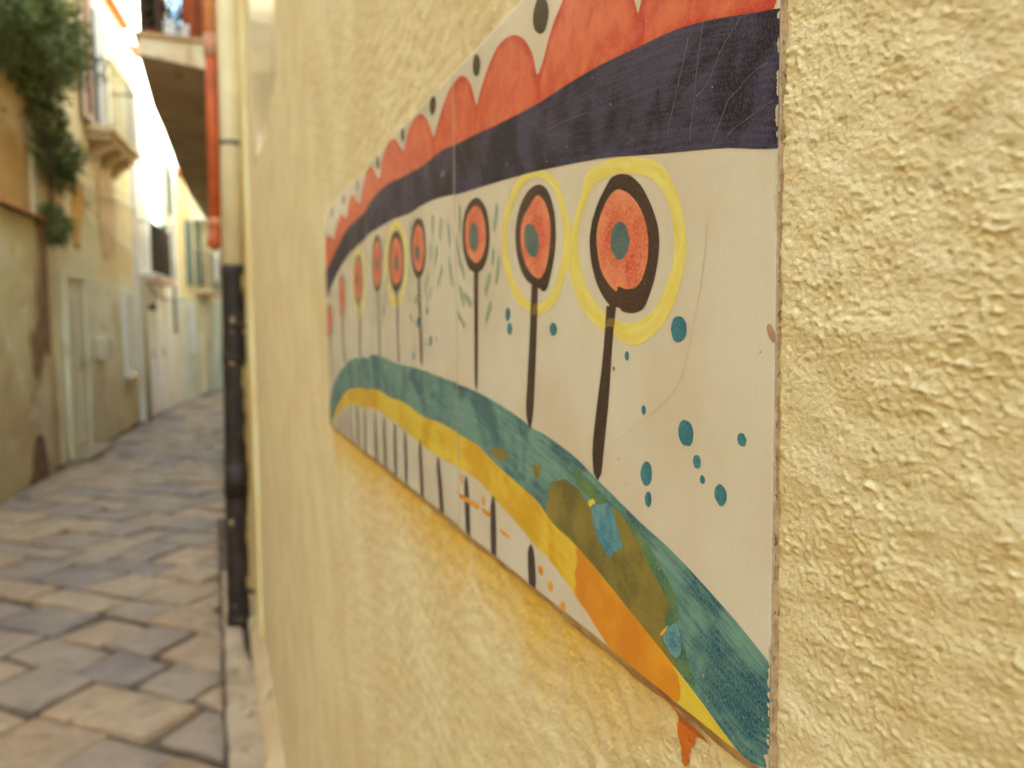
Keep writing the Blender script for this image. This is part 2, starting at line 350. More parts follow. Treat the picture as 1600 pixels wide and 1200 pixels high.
BLOBS = [
('red_scallop','red',1,'79.7,248.5 77.3,252.4 73.7,258.2 68.4,263.1 58.8,269.1 45.3,271 31.2,268 15.4,261 2.4,252 1.4,219 20.8,224.1 37.5,227.9 56.4,231 78.2,233.6 90.3,236 85.4,241.9'),
('red_scallop','red',1,'180.4,246.5 182,251.5 179.5,254.1 174.6,255.7 169.4,259.5 163.5,266.8 156.8,273.1 146.1,278.8 139.3,283.8 129.6,287.3 117.4,286.3 103.4,279.8 92.9,269.6 85.4,260.1 81.6,253.5 79.7,248.5 76.4,249.8 73.6,242.5 78.2,233.1 106.2,236 138.4,237.3 170.9,237.4'),
('red_scallop','red',1,'270,264.8 261.3,273 246.2,282.5 230,288 209.4,285.7 193.3,278.4 181.7,266.9 177.8,256.3 174.6,254.5 171.7,237.6 200.5,238.5 242.1,241.4 283.4,244.6 279,258'),
('red_scallop','red',1,'369.1,267.3 356.6,275.9 343,283.6 330.2,289.4 319.6,290.9 303.9,292.4 290.6,288.1 280.6,280.3 273.5,270.1 270,264 272.1,243.3 332.5,247.9 365,249.6 378.5,259.4'),
('red_scallop','red',1,'463.4,277.8 453.5,284.9 439.6,291.8 422.3,295.5 402.4,293.4 387.7,286 377.3,277.2 369,268.2 366.7,249.9 429.9,250.3 470.3,252.2 471.4,267'),
('red_scallop','red',1,'562.8,273.6 552.2,288 533.9,295.8 506.3,297.6 491.1,294.2 477,285.9 463.4,276.8 463.2,252 515.7,255.4 561.4,258.1 569.9,265.3'),
('red_scallop','red',1,'671.5,266.5 649.8,284.3 626.5,294.3 605.7,293.6 589.7,287.5 571.9,275.2 559.9,272 558.4,257.6 607,253.9 635.5,251.5 677.7,249.8 680.3,260.3'),
('red_scallop','red',1,'763.5,263 746.7,280.5 721,285.8 698.4,278.1 679.3,267.7 667.7,265.3 666,249 771.2,244.5 779.7,253'),
('red_scallop','red',1,'866.3,250.1 840.3,268.1 806.6,275.5 779.4,267.3 763.7,261.5 761.5,244.9 846.5,231.8 880.5,236.6'),
('red_scallop','red',1,'970.3,223.3 953.3,256.6 918.9,263.4 889.1,255.8 866.6,248.5 863.7,231.7 921.1,217.9 973.9,205.4'),
('orange_patch','orange',2,'135.4,36.1 110.7,29.5 82.2,21 65.3,16.6 50.9,11.5 48.4,6.8 49.2,1.1 54.2,-0.2 60.3,-0.1 76.6,-0.9 89.4,-0.7 102.6,0.8 113.2,4.4 123.7,8.9 130.9,10.3 137,12.8 134.2,18.7 136.2,22.6 132.8,28.6'),
('green_edge','greenedge',3,'139.2,73 115.4,66.3 92.6,60.1 74.5,54.7 63.3,47.5 53.7,40.9 49.5,35.3 51.1,29 46.2,22.7 42.9,17.2 37.4,9.3 46,11.7 58.6,16 67.7,20.6 74.9,39.3 84.8,49.1 103.6,57.7 134.5,62.7'),
('olive_patch','olive',4,'162.7,60.5 155.9,61.1 147,64.2 138.6,62.8 130.5,62.3 125.4,58.1 116.6,57.7 109.4,60.3 98.1,61.1 88.4,58 78.8,51.2 71.6,45.2 66.9,42.6 60.6,38.3 56.7,35 56.2,30.2 59.6,26.2 58.7,22.7 61.3,19.3 55.2,16.4 50.1,13.7 50.9,12.2 65.1,16.9 81.9,21.4 110.7,29.9 137.5,36.6 159.2,39.7 170.1,43.2 166.8,49.7'),
('teal_patch','tealpatch',5,'120.3,54.9 117.2,58.7 110.6,59 104.8,61.8 98.6,59.9 97,56 94.8,52.9 91.6,48.4 90.5,46.6 95.3,43.3 99.7,41.5 100.8,39.1 105.4,40 108.3,42.5 112.4,43.1 113.6,46.7 117.9,49.6 116.6,53.2'),
('teal_patch','tealpatch',5,'57.4,25.5 51.5,29.5 49.5,27.2 48.6,24.8 48.1,19.7 51.4,16 56.1,17 58.7,19.1 60.4,20.4'),
('olive_patch','olive',4,'252.6,62.4 241.2,65.8 230.4,65.9 223.2,64 220.2,62.4 228.5,59.6 239.2,58.7 248.1,59.6'),
('olive_patch','olive',4,'186.5,65.5 180.5,64.5 177.1,67.7 174.6,64.8 176.4,60.7 181.5,57.2 184.8,59.9'),
('yellow_chip','yellow',5,'121.6,58.6 117.2,60.9 114.2,59.3 117.8,56.6 121.6,56.6'),
('yellow_chip','yellow',5,'62.7,21.2 59.2,24.4 56.6,27 58.7,23.2 61.3,20.8'),
('glaze_chip','chip',5,'3.5,5.4 1.8,6.9 -0.5,7.3 -0.6,3.2 1.7,2.6 2.3,4.6'),
('black_drop','black',2,'162.2,277.7 164.1,274.7 167.1,272.4 171.6,272.8 175.7,274.7 179.5,277.5 181.4,281.4 181.5,285.3 179.4,288.2 176.4,290.5 171.9,290.1 167.7,288.4 164.3,285.3 162.1,281.5'),
('black_drop','black',2,'262.1,285.9 263.1,283.5 265.1,281.7 268,281.6 271.2,282.3 274.1,284.3 276.2,287.2 276.4,290.3 275.7,293 273.6,294.7 270.7,295.3 267.5,293.7 264.5,292 262.7,289'),
('black_drop','black',2,'360.5,288 362.7,285.7 365.5,284.2 369.2,283.5 373,284.6 376.1,286.9 378.1,289.7 378.5,292.9 376.4,295.3 373.5,297.1 369.6,297.3 365.8,296.1 362.5,294 360.9,291.1'),
('black_drop','black',2,'457.6,289.9 458.4,287.5 460.7,286.1 463.5,285.4 466.6,286.1 469.2,287.9 470.9,290.4 471.4,293 470.3,295.2 468.5,297 465.6,297.6 462.5,296.8 459.8,295 458.6,292.5'),
('black_drop','black',2,'562.7,288.3 563.5,285.8 566.1,284.3 569.2,283.5 572.7,284.3 575.9,285.9 577.7,288.5 577.9,291.3 577.4,293.9 574.8,295.6 571.5,296.4 567.9,295.4 564.8,293.6 563.4,291'),
('black_drop','black',2,'675.9,286.7 676.6,284.2 679.9,283 683.4,282.1 687.4,282.9 690.7,284.7 693.3,287 693.5,289.7 692,291.9 689.7,293.8 685.8,294 681.9,293.4 678.6,291.7 676.7,289.3'),
('black_drop','black',2,'771.5,287.1 772.8,285 775.5,283.4 779.4,283 783.6,283.3 787.1,285 789.1,287.4 790.3,290 788.2,292.1 785.7,293.9 781.7,294.2 777.4,293.9 773.6,292.2 772,289.6'),
('black_drop','black',2,'870.1,286.2 872.3,283.5 875.9,281.4 881.6,281.2 887.4,281.5 892.5,283.6 895.2,286.7 896,289.8 894.7,292.8 890.2,294.4 884.8,295.2 878.9,294.6 874.3,292.2 871,289.4'),
('teal_dot','tealdot',2,'46.1,133 46.2,131.2 47.5,129.8 49.1,129 50.9,128.5 52.9,128.7 54.7,129.6 55.4,131.3 56.2,133 55.6,134.8 54.8,136.5 53,137.4 51,137.6 49.1,137.3 47.5,136.3 46.4,134.8'),
('teal_dot','tealdot',2,'41.6,98.4 41.8,96.7 42.3,94.9 43.6,93.5 45.6,93.4 47.4,93.2 49,93.9 50.3,95.2 50.9,96.9 51,98.7 50.2,100.4 48.8,101.7 47,102.2 45.1,101.9 43.4,101.5 42.3,100'),
('teal_dot','tealdot',2,'13.4,99.9 13.3,99.1 13.6,98.4 14,97.6 14.9,97.4 15.8,97.3 16.6,97.6 17.4,98 17.7,98.8 17.8,99.6 17.6,100.3 17.1,101 16.3,101.3 15.4,101.4 14.5,101.2 13.9,100.6'),
('teal_dot','tealdot',2,'37.2,89.3 37.3,88.4 37.6,87.5 38.2,86.9 39,86.5 39.9,86.5 40.8,86.7 41.3,87.5 41.7,88.3 41.7,89.2 41.4,90.2 40.7,90.8 39.9,91 39,91.1 38.1,90.8 37.6,90.1'),
('teal_dot','tealdot',2,'34.7,83.7 34.7,83.1 35,82.5 35.3,82.1 35.9,82 36.5,81.9 37,82.1 37.4,82.5 37.7,83 37.6,83.6 37.4,84.1 37,84.6 36.5,84.8 35.9,84.8 35.3,84.6 35,84.1'),
('teal_dot','tealdot',2,'22.9,81 22.8,79.7 23.3,78.5 24.1,77.6 25.1,76.7 26.4,76.6 27.5,77.3 28.5,78.1 29.4,79.1 29.4,80.6 29,81.9 28.1,82.8 27,83.6 25.7,83.6 24.5,83 23.4,82.3'),
('teal_dot','tealdot',2,'68.5,79.8 68.7,78 69.5,76.3 71,75 72.7,74.4 74.4,74.4 75.6,75.5 76.7,76.6 77.1,78.3 76.6,80.1 75.6,81.7 74.4,83 72.7,83.8 71,83.7 69.5,83 68.8,81.4'),
('teal_dot','tealdot',2,'68.9,70.1 69,69 69.4,67.9 70.2,67 71.2,66.5 72.1,66.9 73,67.2 73.5,68.1 73.6,69.2 73.6,70.3 73,71.3 72.2,72.2 71.2,72.5 70.2,72.7 69.4,72.2 68.9,71.3'),
('teal_dot','tealdot',2,'73.1,103 73.2,102.3 73.5,101.7 74,101.2 74.7,101 75.3,101.1 75.8,101.5 76.2,102 76.3,102.7 76.2,103.4 75.9,104.1 75.4,104.5 74.7,104.6 74.1,104.6 73.6,104.2 73.2,103.7'),
('teal_dot','tealdot',2,'85.8,122.8 86,122.2 86.4,121.6 86.8,121 87.5,120.9 88.2,121.2 88.8,121.5 89.2,122 89.4,122.7 89.2,123.5 88.8,124.1 88.3,124.6 87.5,124.5 86.8,124.6 86.3,124.1 85.9,123.5'),
('teal_dot','tealdot',2,'97.2,117.4 97.4,117 97.6,116.7 97.9,116.4 98.3,116.4 98.7,116.4 99.1,116.6 99.4,116.9 99.4,117.3 99.4,117.6 99.1,117.9 98.8,118.2 98.3,118.2 97.9,118.2 97.6,118 97.3,117.7'),
('teal_dot','tealdot',2,'216.3,141.3 216.7,139.8 217.7,138.8 218.9,137.9 220.4,137.7 222,137.7 223.3,138.6 224.3,139.9 224.4,141.4 223.9,142.9 223,144 221.7,144.8 220.2,145.2 218.7,144.7 217.3,144.1 216.4,142.8'),
('teal_dot','tealdot',2,'213.7,133.4 214.1,132 215,131 216.3,130.3 217.8,130 219.2,130.3 220.6,130.9 221.3,132.1 221.7,133.4 221.4,134.7 220.4,135.8 219.2,136.6 217.6,136.8 216.1,136.5 214.7,135.9 214,134.7'),
('teal_dot','tealdot',2,'154.3,133.3 154.7,132 155.8,131 157.3,130.4 159,130 160.8,130.3 162.1,131.1 163,132.1 163.6,133.3 163,134.5 162.1,135.5 160.6,136.2 158.9,136.3 157.2,136.2 155.9,135.4 154.9,134.4'),
('teal_dot','tealdot',2,'391.4,146.4 392.2,144.4 394.2,143.2 396.5,143.7 398.3,144.7 398.7,146.6 398.4,148.7 396.2,149.8 393.9,149.5 391.9,148.5'),
('teal_dot','tealdot',2,'421.1,137.9 422.3,135.4 424.6,133.6 427.4,134.1 429.5,135.6 430.4,137.9 429.4,140.4 426.8,141.6 424.1,141.9 421.5,140.6'),
('teal_dot','tealdot',2,'382.7,124.2 383.4,121.6 385.5,120.4 387.8,120 389.5,121.6 390.1,124.1 389.3,126.6 387.2,128.2 385.1,127.6 382.8,127'),
('teal_dot','tealdot',2,'436.9,111.6 437.7,109.5 439.7,107.9 442.1,107.9 444,109.2 444.6,111.4 443.7,113.7 441.5,114.9 439.2,114.9 437.4,113.7'),
('teal_dot','tealdot',2,'366.9,125.8 367.3,124.9 368.5,124.4 369.9,124.3 370.9,124.9 371.4,125.7 370.6,126.4 369.7,127.1 368.4,127 367.5,126.5'),
('teal_dot','tealdot',2,'396.3,122.1 397,121.2 398.2,120.7 399.6,120.6 400.7,121.2 401.2,122 400.6,122.8 399.4,123.3 397.9,123.4 396.9,122.9'),
('teal_dot','tealdot',2,'433.5,118.9 433.9,117.9 435.2,117.4 436.5,117.4 437.6,117.9 438,118.8 437.5,119.8 436.2,120.2 435,120.1 433.8,119.8'),
('teal_dot','tealdot',2,'550.6,149.9 551.1,147.2 553.8,146.3 556.3,146.6 559,147.3 559.3,150.1 558.1,152.5 555.7,153.9 553,153.9 550.9,152.3'),
('orange_splash','orange',3,'327.3,23.6 319.8,23.7 310.9,24.6 302.4,24.6 292.8,24.8 279.6,25.1 273.3,24 275.9,21.4 288.9,21.5 302.6,21.2 316.9,21.2'),
('orange_splash','orange',3,'269.5,24.8 261,24.6 251.6,24.3 255.2,21.2 263.5,21.7 269.6,22.4'),
('orange_splash','orange',3,'237.2,18.9 230.7,19.4 225.5,18.8 219.4,18.1 221.5,16.9 228.7,16.6 235.1,17.2'),
('orange_splash','orange',3,'269.3,31.2 264.3,32.6 263.3,26.9 268.2,25.8'),
('orange_splash','orange',3,'313.2,37.9 308.8,39.5 307.7,32.5 312.1,31.2'),
('orange_splash','orange',3,'173.2,13.2 173.2,11.9 173.9,10.5 175.4,9.8 177,9.7 178.5,10.1 179.5,11 179.8,12.4 178.7,13.6 177.3,14.3 175.7,14.7 174.4,14.1'),
('orange_splash','orange',3,'161,8.9 160.9,7.5 161.8,6.3 163,5.4 164.6,5.1 166.1,5.5 166.9,6.7 166.9,8 166.2,9.2 164.9,10.1 163.3,10.5 161.9,9.9'),
('orange_splash','orange',3,'146.9,3.7 146.4,2.7 147.2,1.5 148.6,0.5 150.3,0.3 151.7,0.6 152.6,1.4 152.5,2.6 151.7,3.9 150.2,4.6 148.6,5 147.1,4.8'),
('yellow_chip','stemwash',6,'104.1,137.6 97,137.5 98.1,133.5 100.8,134.5 105.8,133.5'),
('yellow_chip','stemwash',6,'184,146.1 177.3,145.9 178.2,141.5 182.5,139.7 185,141'),
('scratch','scratch',7,'341.1,237.8 343.7,236.9 347.1,236.6 350.1,237.4 351.3,238.8 350.1,240.2 347.5,241.1 344.3,241 341.5,240.4 339.9,239.2'),
('brown_stain','stain',3,'4.8,134.2 3.1,134.7 1.7,133.4 0.5,131.3 0.7,129.1 2.7,129.8 4.1,131.6'),
]
FLOWERS = [
[('yellowring',1,'rib','85.2,198.4 64.8,192.3 54.3,182.2 49,172.8 46.6,163 47.4,155.5 52,145.1 60.1,135.4 71,129.8 82.6,126.6 95.3,129.5 106.3,132.6 120.9,137.5 133.3,147.4 141.2,160.4 140.5,173 135.1,182.1 127.9,192 124,199.2 114.4,200.5 97.9,200.3 85.2,198.4','85.2,192 71.5,188.3 61.3,181 55.8,171.8 54,162.8 55.5,154.6 60.9,146.5 67.9,140.1 76,137 84.4,135.3 93.9,136.3 104.8,139.3 115.4,145 124.2,153.1 130.5,164.1 131.6,173.3 127.6,182.4 120.2,190.2 114.3,193.5 106.8,194 95.6,194.1 85.2,192'),('brown',2,'rib','104.7,142.6 108.1,121.1 114,99.3 117.7,82.4 116.6,71.6 113.5,69.3','96.4,142.3 99.7,126.5 102.5,105.6 107,83.9 109.4,72.8 112.3,69.6'),('brown',3,'blob','93.3,193.5 85.2,191.6 76.5,186.1 69.6,178.1 65.1,170.6 63.8,164.8 64.6,158.1 67.6,150.3 72.1,143.5 75.4,140.3 82.6,139 91.7,140 93.8,141.8 100.8,141.9 108.1,146.6 114.4,153 119.2,162.6 120.4,170.8 117.9,178.5 112,185.5 104.6,190.8 100.8,193.4',''),('petal',4,'blob','94.4,188.1 85.2,184.4 77.9,178.8 73.2,172.1 71.4,165.6 71.8,158.7 75.4,151.9 80.7,148.6 88.6,148.5 94.9,150.3 95.9,147.6 102.4,151 109.2,156.6 112.1,163.3 113.8,171.4 111.4,177.7 106.3,183.4 100.8,186.9',''),('dot',5,'blob','85.1,167.1 86.2,163.8 88.5,161.6 91.6,160.3 95.1,160.3 98.1,162.5 100.9,165.1 101,168.7 100.4,172 97.8,174 94.9,175.1 91.6,174.9 88.6,173.2 86.7,170.4','')],
[('yellowring',1,'rib','180.2,211.3 167.6,208 154.3,201.3 146,191.9 140.6,181.3 138.7,172.7 141.5,163.1 147.8,153.5 156.6,145.2 170.2,141 180,140 195.3,143.8 208.8,148.5 218.2,157.4 226.9,170 228.6,183.9 224.1,195.4 214,205.6 200.8,210.9 189.4,212.1 180.2,211.3','178.8,207.2 169,204.6 158.2,198.6 151.6,190.2 147.4,180.9 146.7,173.5 149,165 154.2,156.5 161.9,149.9 171.6,146.6 181.4,145.6 193.6,149 202.8,153.6 211.2,161.5 217.8,172.3 220.5,183 216.2,192.8 207.3,201 196.1,206.4 187.2,207.7 178.8,207.2'),('brown',2,'rib','185.6,155.1 188.6,131.4 192.7,105.1 194.7,91.7 192.2,84.6 189.6,81.9','177.2,154.6 179.3,131.4 182.3,105.8 184.2,92.7 186.9,85.2 188.7,82'),('brown',3,'blob','174.7,203.2 166.8,200.6 160.1,194.2 155.7,184.8 155.1,174.4 157.5,165.8 162.1,157.2 166,152.2 170.8,151.2 175.6,153.3 183.9,155 193.3,158.4 201.3,164.5 206.6,173.2 208.3,183.3 205.3,191.3 198.7,198.5 189.7,202.5 181.2,203.6',''),('petal',4,'blob','175.6,198.4 167.7,193.9 161.7,185.5 161.1,176.5 163.5,167.8 168.3,160.6 175.5,157.4 184.6,160.1 193.2,165.5 199.2,174.2 200.8,183.5 196.2,190.7 187.3,194.6 180.5,198',''),('dot',5,'blob','175.1,176.7 175.7,173 177.6,170.4 180.5,168.6 184.7,169.1 188.8,170.9 192.6,173.9 194.4,177.8 195.1,181.8 193.6,185.1 190,186.4 185.6,185.6 181.4,183.6 177.9,180.5','')],
[('brown',2,'rib','279.5,168.5 280.2,131.1 280.3,101.5 278,95.7','270.8,167.9 272.6,131.1 274.6,101.8 276.8,95.8'),('brown',3,'blob','248.8,186.8 250.2,179.5 254.6,173.2 261.7,168.8 270.5,167.1 279.8,167.9 289.3,170.6 296.5,176.8 301.3,184.5 302.5,192.7 300.8,200.8 295.6,207.4 287.2,211.1 278,212.4 268.7,211.3 260.3,207.2 253.2,201.7 250.1,194.2',''),('petal',4,'blob','255.3,188.3 256.1,182.6 260.2,178.2 265.5,175 271.9,173 279.1,173.9 285.5,177 291.7,180.8 295.4,186.6 295.3,192.8 294.7,198.8 290.5,203.6 284.4,206.2 277.7,207.6 270.6,206.9 264.2,203.8 259.6,199.2 256.5,193.9',''),('dot',5,'blob','270.2,188.4 270.4,184.7 272.8,181.7 276.3,179.9 280.4,180.8 284.1,182.6 286.5,186.2 287.6,190.3 285.7,193.9 283.5,197.1 279.6,197.8 275.7,197.9 272.1,195.7 270,192.2','')],
[('brown',2,'rib','422.3,173.4 420.4,140.6 417.4,110.7 413.8,104.4','415,173 413.3,140.5 410.3,111 411.8,104.5'),('brown',3,'blob','395.2,193.1 396.9,185.6 400.9,178.6 407.9,174 416.2,172.1 425.1,171.9 433,176.1 439.5,181.9 443.3,189.5 445.6,197.9 442.9,206 437.8,213 430.1,217.1 421.5,218.8 412.9,217.5 404.2,215.3 399.4,208 395.7,200.8',''),('petal',4,'blob','400.2,193.5 402.9,187.2 406.3,181.1 412.7,178 419.8,177 426.7,179.4 432.7,183.5 435.9,190 437.2,197.1 434.5,203.6 430.3,209.1 424.4,212.9 417.1,213.3 410.3,211.1 404.3,207 401.5,200.4',''),('dot',5,'blob','414,191.4 414.5,188.9 416.9,187 420.4,186.2 423.8,187.2 427.3,188 429.1,190.3 430.6,192.9 429.7,195.7 427,197.7 423.2,197.9 419.6,197.6 416.8,195.9 414,194.1','')],
[('yellowring',1,'rib','454.9,186.6 458.3,176.1 465,166.8 474.8,159.2 487.4,154.4 501.5,152.9 516.1,154.9 529.5,160.6 539.3,170.2 546.2,181.3 547,193.7 542.3,205.2 534,215 523.6,223.4 509.2,226.5 494.7,227.1 481.4,222.6 470.3,215.9 461.3,207.6 456.7,197.3 454.9,186.6','464.4,187.3 467.1,178.8 472.4,171.2 480.2,165.1 489.9,161.2 500.9,160.1 512,161.8 522.2,166.4 529.5,174.1 534.6,182.9 535.2,192.8 531.6,202 525.4,209.8 517.5,216.7 506.5,219.3 495.4,220 485.1,216.5 476.4,211.2 469.3,204.5 465.8,196.1 464.4,187.3'),('brown',2,'rib','500.3,166.6 500.2,130.4 498.1,105.2 495.9,101.4','493.9,166.3 493.8,130.4 492.5,105.5 494.3,101.5'),('brown',3,'blob','469.4,189.3 471.4,179.6 478.4,171.7 488.5,166.5 500.5,164.5 512.3,167.7 521.8,174.4 527.3,183.8 529.5,194.1 526.1,204.1 518.7,212.5 507.6,216.9 495.6,217.8 484,215 475.2,207.9 469.8,199',''),('petal',4,'blob','474.3,189.7 476.4,182.1 481.8,175.7 490.2,172.7 499.1,171.1 508,173.3 516.4,177.6 520.5,185.2 520.5,193.3 518.8,201.3 513.3,207.9 504.9,211.9 495.4,211.6 486.9,208.9 480.1,203.9 475,197.5',''),('dot',5,'blob','488.2,189.4 489.5,186.7 491.7,184.3 495.4,183.1 499.2,184.1 503.3,184.9 504.8,187.9 504.6,190.7 504.7,193.7 502.2,196.1 498.2,196.6 494.1,197 491.4,194.4 489.3,192.2','')],
[('brown',2,'rib','584.9,169.2 584,136.3 584,107.7','578.5,168.9 577.7,136.3 577.6,107.9'),('brown',3,'blob','557.9,194.2 562.3,184.4 567.5,175 576.4,170.1 586,167.9 595.1,171.3 602.9,177.5 607.6,187 608.3,198.1 605.1,208.9 598.6,217.8 589.6,223 579.8,224.2 570.8,220.8 563.2,214.5 558.6,205.2',''),('petal',4,'blob','563.3,195 566.2,186.7 570.9,179.7 577.6,175.5 585,174.1 592.4,175.6 597.7,181.6 602.4,188.7 601.5,197.9 600,206.9 594.4,213.6 587.4,217.4 580,219.4 573,216.5 567.6,211 564.3,203.5',''),('dot',5,'blob','573,196 573.9,193.5 576.1,191.4 579.5,190.8 583.1,190.7 585.9,192.3 587.9,194.6 587.8,197.2 587.8,200 585.4,202.2 581.7,202.5 578.2,202.3 575,201.1 573.4,198.6','')],
[('yellowring',1,'rib','649.7,184 652.7,173.5 658.6,163.5 668.5,156 680.4,151.5 693.3,149.1 705.7,152.3 716.8,157.8 725,166.5 731.4,176.7 731.3,188.7 727.8,200.4 719.4,210.1 708.7,217.5 696.3,221.3 683.2,224.1 671.5,219 661.4,213.1 653.8,204.8 650.2,194.7 649.7,184','658.3,184.5 660.7,175.9 665.4,167.7 673.1,161.6 682.4,158 692.3,156.1 701.8,158.7 710.2,163.3 716.4,170.2 721.2,178.5 721.1,188.1 718.3,197.6 711.9,205.5 703.8,211.5 694.2,214.7 684.1,217.1 675.1,213 667.2,208.3 661.4,201.6 658.6,193.3 658.3,184.5'),('brown',2,'rib','694.2,163.5 694.2,133.3 695.6,104.3','686.1,163.2 686.8,133.3 689,104.5'),('brown',3,'blob','665.9,187.3 668.8,177.3 677.1,170.1 686.4,164 697.6,163.2 708.6,165 717.2,171.4 722.5,180.4 724.3,190.9 719.4,200.8 712,209 701.6,213.6 690.4,216 680.1,212.1 672.4,205.5 667.2,197.2',''),('petal',4,'blob','670.6,187.6 673.1,178.9 680.1,172.6 687.8,167.3 697.1,166.6 706.2,168.2 713.3,173.8 717.6,181.5 719,190.5 714.9,199.1 708.7,206.3 700.2,210.3 690.9,212.5 682.3,209.2 675.9,203.5 671.6,196.2',''),('dot',5,'blob','689.8,188.4 690.7,185.5 694.1,184.1 697.2,182.6 700.8,183.3 704.1,184.3 705.9,186.7 706.4,189.4 705.7,192.3 702.5,193.9 699.2,195 695.7,194.6 692,193.8 690.6,191.1','')],
[('brown',2,'rib','820.4,153.3 816.1,121.4 810.5,91.2','810.9,153.1 806.7,121.5 801.1,91.6'),('brown',3,'blob','787.7,175.8 790.8,164.7 799.1,155.5 810.6,150.5 822.2,151.9 832.3,156.9 838.5,166.3 838.6,178 834.1,189.2 825.7,198.4 814.1,202.9 802.5,201.6 793.5,195.6 787.2,187',''),('petal',4,'blob','792.5,176 795.2,166.6 801.9,158.7 811.1,154.5 820.4,155.7 828.4,159.9 833.2,167.9 833.2,177.7 829.6,187.2 822.8,195 813.5,199 804.3,197.9 797.1,192.9 792.1,185.6','')],
[('brown',2,'rib','928.6,123.7 922,93.9 919.2,67.5','917.1,123.8 911.2,94.2 909.7,68.1'),('brown',3,'blob','900.1,146.3 904.2,136 915.4,128.9 928,122.8 942.9,122.1 954.7,127.7 961.6,136.5 964.1,147 957.6,157.4 946.9,165.3 933.4,169.3 919.4,169.6 907.8,164.7 901.5,156.2',''),('petal',4,'blob','905.6,146.3 909,137.5 918.3,131.5 928.6,126.3 940.8,125.8 950.3,130.6 955.9,138.1 957.8,147 952.5,155.7 943.8,162.5 932.7,166 921.3,166.3 911.9,162.1 906.7,154.8','')],
]
DRIP = [(65.7, -1.0), (61.0, -1.0), (56.4, -1.9), (53.3, -3.9), (48.9, -5.1), (44.7, -5.9), (38.5, -6.9), (35.8, -8.7), (39.8, -8.7), (43.9, -9.6), (45.3, -12.7), (48.1, -16.6), (48.8, -21.5), (50.9, -23.8), (53.2, -23.4), (53.9, -18.8), (55.5, -14.5), (56.3, -9.9), (54.1, -6.3), (57.9, -3.9), (61.7, -2.7)]

# ------------------------------------------------------------------ near house: rough stucco wall
WALL_X = 0.1545          # mean plane of the stucco
TILE_X = 0.150           # plane of the glazed tile faces
T0, TW, ZB, ZT = 0.18435, 0.31875, CAM_H - 0.13425, CAM_H + 0.16335
NEAR_TOP = 8.4  # roof height out of view, raised to keep sun off the opposite front

